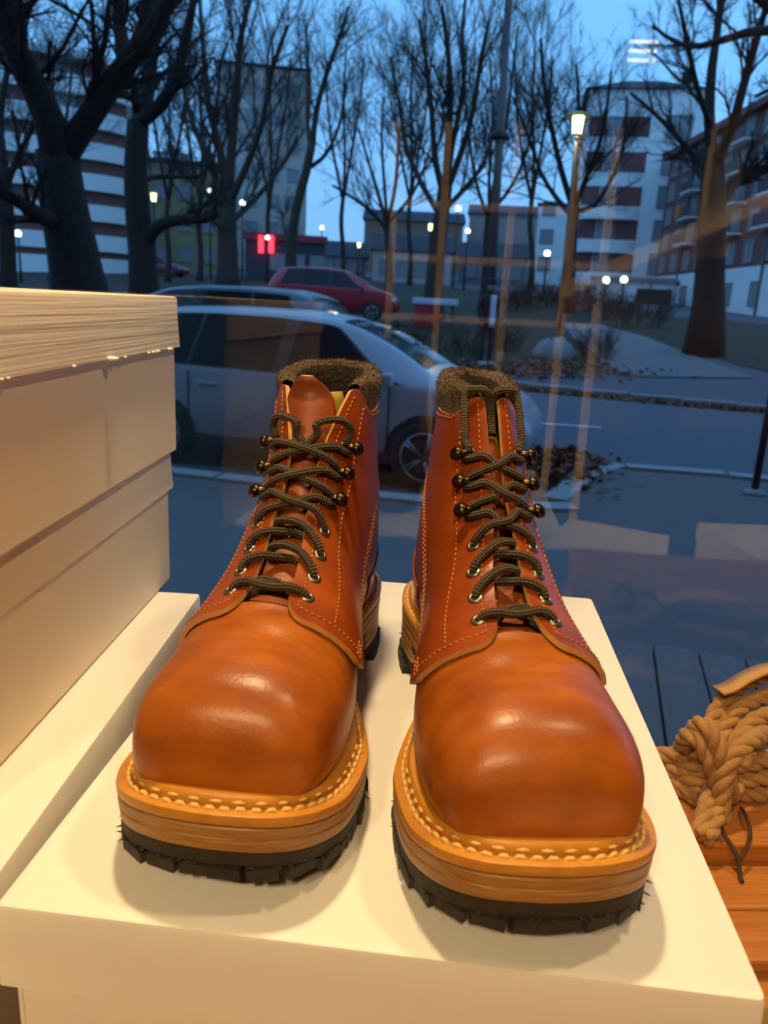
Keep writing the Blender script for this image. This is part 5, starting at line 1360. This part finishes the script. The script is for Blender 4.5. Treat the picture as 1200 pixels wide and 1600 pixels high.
# ---- person on the far pavement
pb = hit(757, 571)
per = empty('person', pb, .35); tag(per, 'person in dark clothes with a cap and a pale scarf standing across the street', 'person')
hgt = (571 - 440) / 1240 * math.hypot(pb[0], pb[1])
K = hgt / 1.78
J = {'pel': (0, 0, .95), 'ch': (0, .01, 1.25), 'nk': (0, .01, 1.48), 'hd': (0, -.02, 1.58), 'hdt': (0, -.015, 1.72), 'shl': (.17, 0, 1.42), 'ell': (.24, .03, 1.14), 'wrl': (.21, -.10, .92), 'shr': (-.17, 0, 1.42), 'elr': (-.24, .03, 1.14), 'wrr': (-.21, -.10, .92),
     'hl': (.09, 0, .90), 'kl': (.10, -.03, .50), 'al': (.10, .02, .09), 'tl': (.11, -.15, .04), 'hr': (-.09, 0, .90), 'kr': (-.10, -.02, .50), 'ar': (-.10, .03, .09), 'tr': (-.11, -.14, .04)}
E_ = [('pel', 'ch'), ('ch', 'nk'), ('nk', 'hd'), ('hd', 'hdt'), ('ch', 'shl'), ('shl', 'ell'), ('ell', 'wrl'), ('ch', 'shr'), ('shr', 'elr'), ('elr', 'wrr'), ('pel', 'hl'), ('hl', 'kl'), ('kl', 'al'), ('al', 'tl'), ('pel', 'hr'), ('hr', 'kr'), ('kr', 'ar'), ('ar', 'tr')]
RD = {'pel': .15, 'ch': .17, 'nk': .06, 'hd': .095, 'hdt': .08, 'shl': .075, 'ell': .055, 'wrl': .04, 'shr': .075, 'elr': .055, 'wrr': .04, 'hl': .10, 'kl': .07, 'al': .05, 'tl': .04, 'hr': .10, 'kr': .07, 'ar': .05, 'tr': .04}
nm = list(J); me = bpy.data.meshes.new('body'); me.from_pydata([tuple(c * K for c in J[k]) for k in nm], [(nm.index(a), nm.index(b)) for a, b in E_], [])
me.materials.append(mat('dark_clothes', (.022, .022, .028), .9))
o = link_mesh('body', me, per); sk = o.modifiers.new('skin', 'SKIN')
for i, k in enumerate(nm):
    sv = me.skin_vertices[0].data[i]; sv.radius = (RD[k] * K, RD[k] * K * (.8 if k in ('ch', 'pel') else 1)); sv.use_root = (k == 'pel')
ss = o.modifiers.new('sub', 'SUBSURF'); ss.levels = 2; ss.render_levels = 2; sk.use_smooth_shade = True
SKIN = mat('skin_tone', (.35, .17, .10), .6)
MB().lathe([(max(0, .088 * math.sin(q)) * K, -.115 * math.cos(q) * K) for q in np.linspace(0, math.pi, 11)], 14, (0, -.035 * K, 1.62 * K)).build('face', SKIN, per, True)
MB().tube(np.array([(0, -.118 * K, 1.65 * K), (0, -.142 * K, 1.61 * K), (0, -.122 * K, 1.60 * K)]), [.012 * K, .018 * K, .012 * K], 8).build('nose', SKIN, per, True)
for s_ in (-1, 1): MB().lathe([(0, -.012 * K), (.011 * K, 0), (0, .012 * K)], 8, (s_ * .035 * K, -.115 * K, 1.655 * K)).build('eye', TRIM, per, True)
MB().lathe([(.105 * K, 1.66 * K), (.11 * K, 1.70 * K), (.095 * K, 1.77 * K), (.04 * K, 1.81 * K), (0, 1.815 * K)], 16, (0, -.02 * K, 0)).build('cap', mat('navy_cap', (.012, .014, .03), .9), per, True)
V = np.array([(x, y, z) for z in np.linspace(.80, 1.45, 8) for x, y in [(-.06, -.17), (-.02, -.185), (.03, -.185), (.07, -.17)]]) * K
sc_ = mobj('scarf', V, grid_f(8, 4), mat('pale_scarf', (.72, .66, .72), .9, noise=[(6, .5, (.7, .35, .45), 2, (1, 1, .4))]), per, True); sm = sc_.modifiers.new('t', 'SOLIDIFY'); sm.thickness = .03
for s_ in (-1, 1):
    MB().box((s_ * .105 * K, -.07 * K, .045 * K), (.10 * K, .28 * K, .09 * K)).build('shoe', mat('pale_shoe', (.45, .47, .5), .7), per, bevel=.03)
    for q in range(5):
        a = (q - 2) * .016 * K; c0 = np.array([s_ * .205 * K + a * .4, -.115 * K + a, .90 * K])
        MB().tube(np.array([c0, c0 + np.array([0, -.012 * K, -.05 * K]), c0 + np.array([0, .0, -(.085 - .006 * abs(q - 2)) * K])]), .010 * K, 6).build('finger', SKIN, per, True)

# ---- red and white collection box, kiosk, fence
p = hit(668, 512); bx_ = empty('collection_box', p, SY); tag(bx_, 'red collection box with a white shelf by the park edge', 'box')
s = math.hypot(p[0], p[1]) / 1240
MB().box((0, 0, 18 * s), (40 * s, 30 * s, 36 * s)).build('bin', CARR, bx_, bevel=.02)
MB().box((10 * s, 0, 40 * s), (66 * s, 34 * s, 9 * s)).build('shelf', mat('pale_shelf', (.6, .6, .66), .6), bx_, bevel=.02)
MB().box((38 * s, 0, 18 * s), (4 * s, 4 * s, 36 * s)).build('post', POLEG, bx_)
# ------------------------------------------------------------------ buildings
WIN_G = mat('window_dark_glass', (.03, .04, .05), .12, spec=.6)
WIN_F = mat('window_frame_paint', (.28, .28, .28), .6)
WIN_L = mat('lit_window', (.8, .7, .5), .5, emit=((1.0, .80, .50), 1.2))
WHITE_R = mat('white_render', (.86, .85, .82), .85, noise=[(.5, .3, (.76, .75, .73), 3, None)])
RED_P = mat('dull_red_panel', (.20, .075, .065), .8, noise=[(.6, .3, (.14, .05, .045), 3, None)])
BRICK_M = mat('brown_brick', (.20, .085, .07), .9, noise=[(3, .4, (.14, .06, .05), 4, None), (9, .35, (.26, .12, .10), 4, (1, 1, 3))], bump=[(14, .4, .02, (1, 1, 4))])
ROOF_D = mat('dark_roof', (.03, .03, .035), .8)
OCHRE = mat('ochre_render', (.34, .27, .13), .85, noise=[(.4, .4, (.26, .20, .09), 3, None)])
BEIGE = mat('beige_render', (.52, .44, .38), .85, noise=[(.3, .4, (.44, .37, .33), 3, None)])
GREYB = mat('grey_render', (.22, .21, .20), .85, noise=[(.3, .4, (.16, .15, .14), 3, None)])
def win_mesh(w, h, glass=WIN_G, bars=1):
    m = MB(); f = .07
    m.box((0, 0, 0), (w - 2 * f, .06, h - 2 * f), 1)
    for sx in (-1, 1): m.box((sx * (w - f) / 2, -.02, 0), (f, .14, h), 0)
    for sz in (-1, 1): m.box((0, -.02, sz * (h - f) / 2), (w - 2 * f, .14, f), 0)
    for k in range(bars): m.box((-w / 2 + w * (k + 1) / (bars + 1), -.02, 0), (f, .12, h - 2 * f), 0)
    return make_mesh('window', m.V, m.F, [WIN_F, glass])
WM = {}
def window(parent, x, y, z, w, h, lit=False, rz=0.0, bars=1, name='window'):
    k = (round(w, 2), round(h, 2), lit, bars)
    if k not in WM: WM[k] = win_mesh(w, h, WIN_L if lit else WIN_G, bars)
    return link_mesh(name, WM[k], parent, (x, y, z), (0, 0, rz))
def facing(d, px, turn=0.0):
    p = at_d(px, 470, d); return p, math.atan2(p[1], p[0]) - math.pi / 2 + turn
def prism(fp, z0, z1):
    n = len(fp); V = [(x, y, z) for z in (z0, z1) for x, y in fp]
    return V, [tuple(range(n)), tuple(range(n, 2 * n))] + [(i, (i + 1) % n, n + (i + 1) % n, n + i) for i in range(n)]
def zpx(px, py, d): return float(at_d(px, py, d)[2])

# curved tower with white balcony bands (left)
d = 68.0; p, rz = facing(d, 75); gz = float(terr(*toUV(p))) - .3
tw = empty('apartment_tower', (p[0], p[1], gz), rz); tag(tw, 'white apartment tower with curved balcony bands and dull red panels', 'building')
def rounded(hw, dp, r, e=0.0):
    P = [(-hw - e, dp), (-hw - e, -e)]
    for a in np.linspace(-90, 0, 9): P.append((hw - r + (r + e) * math.cos(math.radians(a)), r + (r + e) * math.sin(math.radians(a))))
    P.append((hw + e, dp)); return P
hw = 7.6; topz = zpx(75, 84, d) - gz; nfl = 7; ph = topz / nfl
mobj('core', *prism(rounded(hw, 12, 4.5, -.9), 0, topz), GREYB, tw)
rr = random.Random(4)
for k in range(nfl):
    z = k * ph
    auto_smooth(mobj('balcony_band', *prism(rounded(hw, 12, 4.5), z + (0 if k == 0 else -.1), z + ph * (.72 if k == 0 else .50)), WHITE_R, tw), 30)
    z2 = z + ph * .50
    if k == 0: z2 = z + ph * .72
    for (x0, x1) in ((3.0, 6.6), (-1.6, .6), (-6.0, -4.0)):
        V = []
        for x in np.linspace(x0, x1, 6):
            y = .55 + (0 if x < hw - 4.5 else 4.5 - math.sqrt(max(.01, 4.5 ** 2 - (x - hw + 4.5) ** 2)))
            V += [(x, y, z2 - .05), (x, y, z + ph - .1)]
        o = mobj('red_panel', V, [(2 * i, 2 * i + 2, 2 * i + 3, 2 * i + 1) for i in range(5)], RED_P, tw); sm = o.modifiers.new('t', 'SOLIDIFY'); sm.thickness = .12
    for x in (-3.2, 1.8): window(tw, x, .83, z2 + (z + ph - z2) * .5, 2.0, (z + ph - z2) - .15, lit=(k == 4 and x > 0))
mobj('roof', *prism(rounded(hw, 12, 4.5, .3), topz, topz + .5), WHITE_R, tw)
window(tw, 3.2, -.05, 1.2, 1.4, .5, bars=0)

# ochre block behind the low limb
d = 84.0; p, rz = facing(d, 292); gz = float(terr(*toUV(p))) - .3
b = empty('apartment_block', (p[0], p[1], gz), rz); tag(b, 'ochre apartment block lit by the yellow lantern', 'building')
H_ = zpx(292, 258, d) - gz; w = 112 * d / 1240
MB().box((0, 5, H_ / 2), (w, 10, H_)).build('wall', OCHRE, b)
MB().box((0, 5, H_ + .2), (w + .6, 10.6, .4)).build('roof', ROOF_D, b)
for r_ in range(4):
    for c_ in range(3): window(b, (c_ - 1) * w * .3, -.03, 1.8 + r_ * 2.9, 1.3, 1.4, lit=((r_, c_) in ((1, 2), (2, 0))))
# tall pale slab behind the trees
d = 98.0; p, rz = facing(d, 408); gz = float(terr(*toUV(p))) - .3
b = empty('apartment_block', (p[0], p[1], gz), rz); tag(b, 'tall pale slab block far behind the thin leaning tree', 'building')
H_ = zpx(408, 105, d) - gz; w = 132 * d / 1240
MB().box((0, 5, H_ / 2), (w, 10, H_)).build('wall', BEIGE, b)
MB().box((0, 5, H_ + .15), (w + .4, 10.4, .3)).build('roof', ROOF_D, b)
for r_ in range(9):
    for c_ in range(4 if 2 + r_ * 3.0 < H_ - 1 else 0): window(b, (c_ - 1.5) * w * .23, -.03, 2 + r_ * 3.0, 1.4, 1.4)

# white tower with a hipped roof
d = 81.0; p, rz = facing(d, 972, .10); gz = float(terr(*toUV(p))) - .3
wt = empty('apartment_tower', (p[0], p[1], gz), rz); tag(wt, 'white tower house with a dark hipped roof and small square windows', 'building')
H_ = zpx(985, 140, d) - gz; w = 158 * d / 1240; hw = w / 2
MB().box((0, 6, H_ / 2), (w, 12, H_)).build('wall', WHITE_R, wt)
e = .5; V = [(-hw - e, -e, H_), (hw + e, -e, H_), (hw + e, 12 + e, H_), (-hw - e, 12 + e, H_), (-hw * .35, 6, H_ + 2.2), (hw * .35, 6, H_ + 2.2)]
mobj('roof', V, [(0, 1, 5, 4), (1, 2, 5), (2, 3, 4, 5), (3, 0, 4), (0, 3, 2, 1)], ROOF_D, wt)
MB().box((hw * .75, 5, H_ + 1.6), (.9, .9, 2.2)).build('chimney', ROOF_D, wt)
pitch = 46 * d / 1240
for r_ in range(7):
    z = zpx(983, 412, d) - gz + r_ * pitch
    if z + 1.3 > H_: continue
    window(wt, hw * .60, -.03, z, 2.3, 2.0, bars=1)
    MB().box((-hw * .12, -.04, z), (2.3, .10, 1.7)).build('red_panel', RED_P, wt)
    window(wt, -hw * .46, -.03, z, 1.7, 1.7)
    MB().box((-hw * .80, -.04, z), (1.6, .10, 1.7)).build('red_panel', RED_P, wt)
for r_ in range(3):           # rounded balcony fronts
    z = zpx(940, 385, d) - gz + (r_ - 1) * pitch
    P = [(-hw * .75 + 0, 0)] + [(-hw * .42 + 2.6 * math.cos(q), -.9 * math.sin(q) - .1) for q in np.linspace(math.pi, 0, 10)]
    mobj('balcony_front', *prism(P[1:], z - .6, z + .45), WHITE_R, wt)
# lower wing
d = 95.0; p, rz = facing(d, 872); gz = float(terr(*toUV(p))) - .3
b = empty('apartment_wing', (p[0], p[1], gz), rz); tag(b, 'lower pale wing joined left of the white tower house', 'building')
H_ = zpx(872, 322, d) - gz; w = 84 * d / 1240
MB().box((0, 5, H_ / 2), (w, 10, H_)).build('wall', WHITE_R, b)
MB().box((0, 5, H_ + .15), (w + .4, 10.4, .3)).build('roof', ROOF_D, b)
for r_ in range(3):
    for x in (-w * .32, w * .22): window(b, x, -.03, 2.6 + r_ * 3.0, 1.5, 1.6)
# brick house receding to the left
A_, B_ = at_d(1018, 470, 79.0), at_d(1262, 470, 52.0)
v_ = (B_ - A_)[:2]; Lw = float(np.linalg.norm(v_)); rz = math.atan2(v_[1], v_[0])
gz = float(min(terr(*toUV(A_)), terr(*toUV(B_)))) - .5
bh = empty('brick_house', (A_[0], A_[1], gz), rz); tag(bh, 'long brown brick house with a white ground floor and balconies', 'building')
H_ = zpx(1030, 246, 78) - gz; gf = zpx(1040, 432, 77) - gz
MB().box((Lw / 2, 6, (H_ + gf) / 2), (Lw, 12, H_ - gf)).build('brick_wall', BRICK_M, bh)
MB().box((Lw / 2, 6, gf / 2), (Lw + .1, 12.1, gf)).build('ground_floor', WHITE_R, bh)
MB().box((Lw / 2, 6, H_ + .25), (Lw + 1.2, 13.2, .5)).build('roof', mat('red_tile_roof', (.16, .06, .05), .8), bh)
for x in (Lw * .42, Lw * .72): MB().box((x, 4, H_ + 1.4), (1.2, 1.2, 2.2)).build('chimney', BRICK_M, bh)
fl = (H_ - gf) / 5.0
for r_ in range(5):
    z = gf + fl * (r_ + .5)
    for c_ in range(9):
        x = 1.8 + c_ * (Lw - 3.0) / 8.6
        if c_ in (2, 5, 7) and r_ > 0:
            MB().box((x, -.45, z - .75), (2.6, .9, .12)).build('balcony_slab', WHITE_R, bh)
            MB().box((x, -.88, z - .30), (2.6, .05, .8)).build('balcony_front', mat('balcony_dark', (.04, .04, .05), .6), bh)
            window(bh, x, -.03, z + .1, 1.5, 1.9)
        else: window(bh, x, -.03, z, 1.5, 1.5, lit=False)
for c_ in range(6): window(bh, 4 + c_ * Lw * .155, -.08, gf * .55, 1.4, 1.6)
for c_ in range(3): MB().tube(np.array([(Lw * (.22 + .28 * c_), -.12, .1), (Lw * (.22 + .28 * c_), -.12, H_)]), .09, 8).build('downpipe', GREYB, bh, True)
OR_ = mat('orange_cloth', (.65, .16, .03), .8)
MB().box((Lw * .235, -.95, gf + fl * 2.45), (1.3, .08, 1.0)).build('orange_towel', OR_, bh)
# shed with a dark door
p = at_d(985, 470, 62.0); gz = float(terr(*toUV(p))) - .2; rz = math.atan2(p[1], p[0]) - math.pi / 2 - .1
sh = empty('garden_shed', (p[0], p[1], gz), rz); tag(sh, 'low white shed with a flat roof and dark door', 'shed')
s = 62.0 / 1240; Hs = zpx(985, 440, 62) - gz
MB().box((0, 2.5, Hs / 2), (116 * s, 5, Hs)).build('wall', WHITE_R, sh)
MB().box((0, 2.4, Hs + .15), (122 * s, 5.6, .3)).build('roof', GREYB, sh)
MB().box((32 * s, -.03, Hs * .36), (50 * s, .08, Hs * .70)).build('door', mat('dark_door', (.015, .018, .02), .7), sh)
# far low houses across the middle
for k, (px, w_, yt, d, m, lab) in enumerate([(520, 98, 400, 74, GREYB, 'low grey building behind the red car'), (640, 120, 392, 70, BEIGE, 'low beige building behind the central tree'), (765, 100, 402, 78, GREYB, 'low grey building right of the central tree'), (640, 150, 345, 104, mat('brown_render', (.30, .18, .12), .85), 'far brown house above the low beige building'), (780, 110, 335, 108, mat('pink_render', (.40, .28, .24), .85), 'far pinkish house beside the mast')]):
    p, rz = facing(d, px); gz = float(terr(*toUV(p))) - .3; b = empty('low_building', (p[0], p[1], gz), rz); tag(b, lab, 'building')
    H_ = zpx(px, yt, d) - gz; w = w_ * d / 1240
    MB().box((0, 4, H_ / 2), (w, 8, H_)).build('wall', m, b)
    V = [(-w / 2 - .3, -.4, H_), (w / 2 + .3, -.4, H_), (w / 2 + .3, 8.4, H_), (-w / 2 - .3, 8.4, H_), (-w / 2 - .3, 4, H_ + 1.6), (w / 2 + .3, 4, H_ + 1.6)]
    mobj('roof', V, [(0, 1, 5, 4), (2, 3, 4, 5), (1, 2, 5), (3, 0, 4), (0, 3, 2, 1)], ROOF_D, b)
    for c_ in range(4):
        for r_ in range(max(1, int(H_ / 3))): window(b, (c_ - 1.5) * w * .22, -.03, 1.5 + r_ * 2.9, 1.2, 1.3, lit=((c_ + r_ + k) % 5 == 0))
# kiosk with two glowing red bars
d = 60.0; p, rz = facing(d, 445); gz = float(terr(*toUV(p))) - .2; b = empty('kiosk', (p[0], p[1], gz), rz); tag(b, 'dark kiosk with two glowing red upright bars', 'kiosk')
s = d / 1240; zt_ = zpx(445, 366, d) - gz
MB().box((0, 2, zt_ / 2), (120 * s, 4, zt_)).build('wall', mat('dark_kiosk', (.05, .05, .06), .7), b)
MB().box((0, -.1, zt_ - .25), (126 * s, .3, .5)).build('red_fascia', mat('red_fascia', (.35, .03, .05), .6), b)
REDL = mat('red_neon', (.8, .05, .06), .4, emit=((1.0, .03, .05), 4.0))
for x in (408, 424):
    q = at_d(x, 382, d); w_ = rot2(q[0] - p[0], q[1] - p[1], -rz)
    MB().box((w_[0], -.3, q[2] - gz), (7.5 * s, .15, 25 * s)).build('red_bar', REDL, b, bevel=.05)
for c_ in range(3): window(b, (c_ - .4) * 30 * s, -.03, zt_ * .45, 1.1, 1.2)
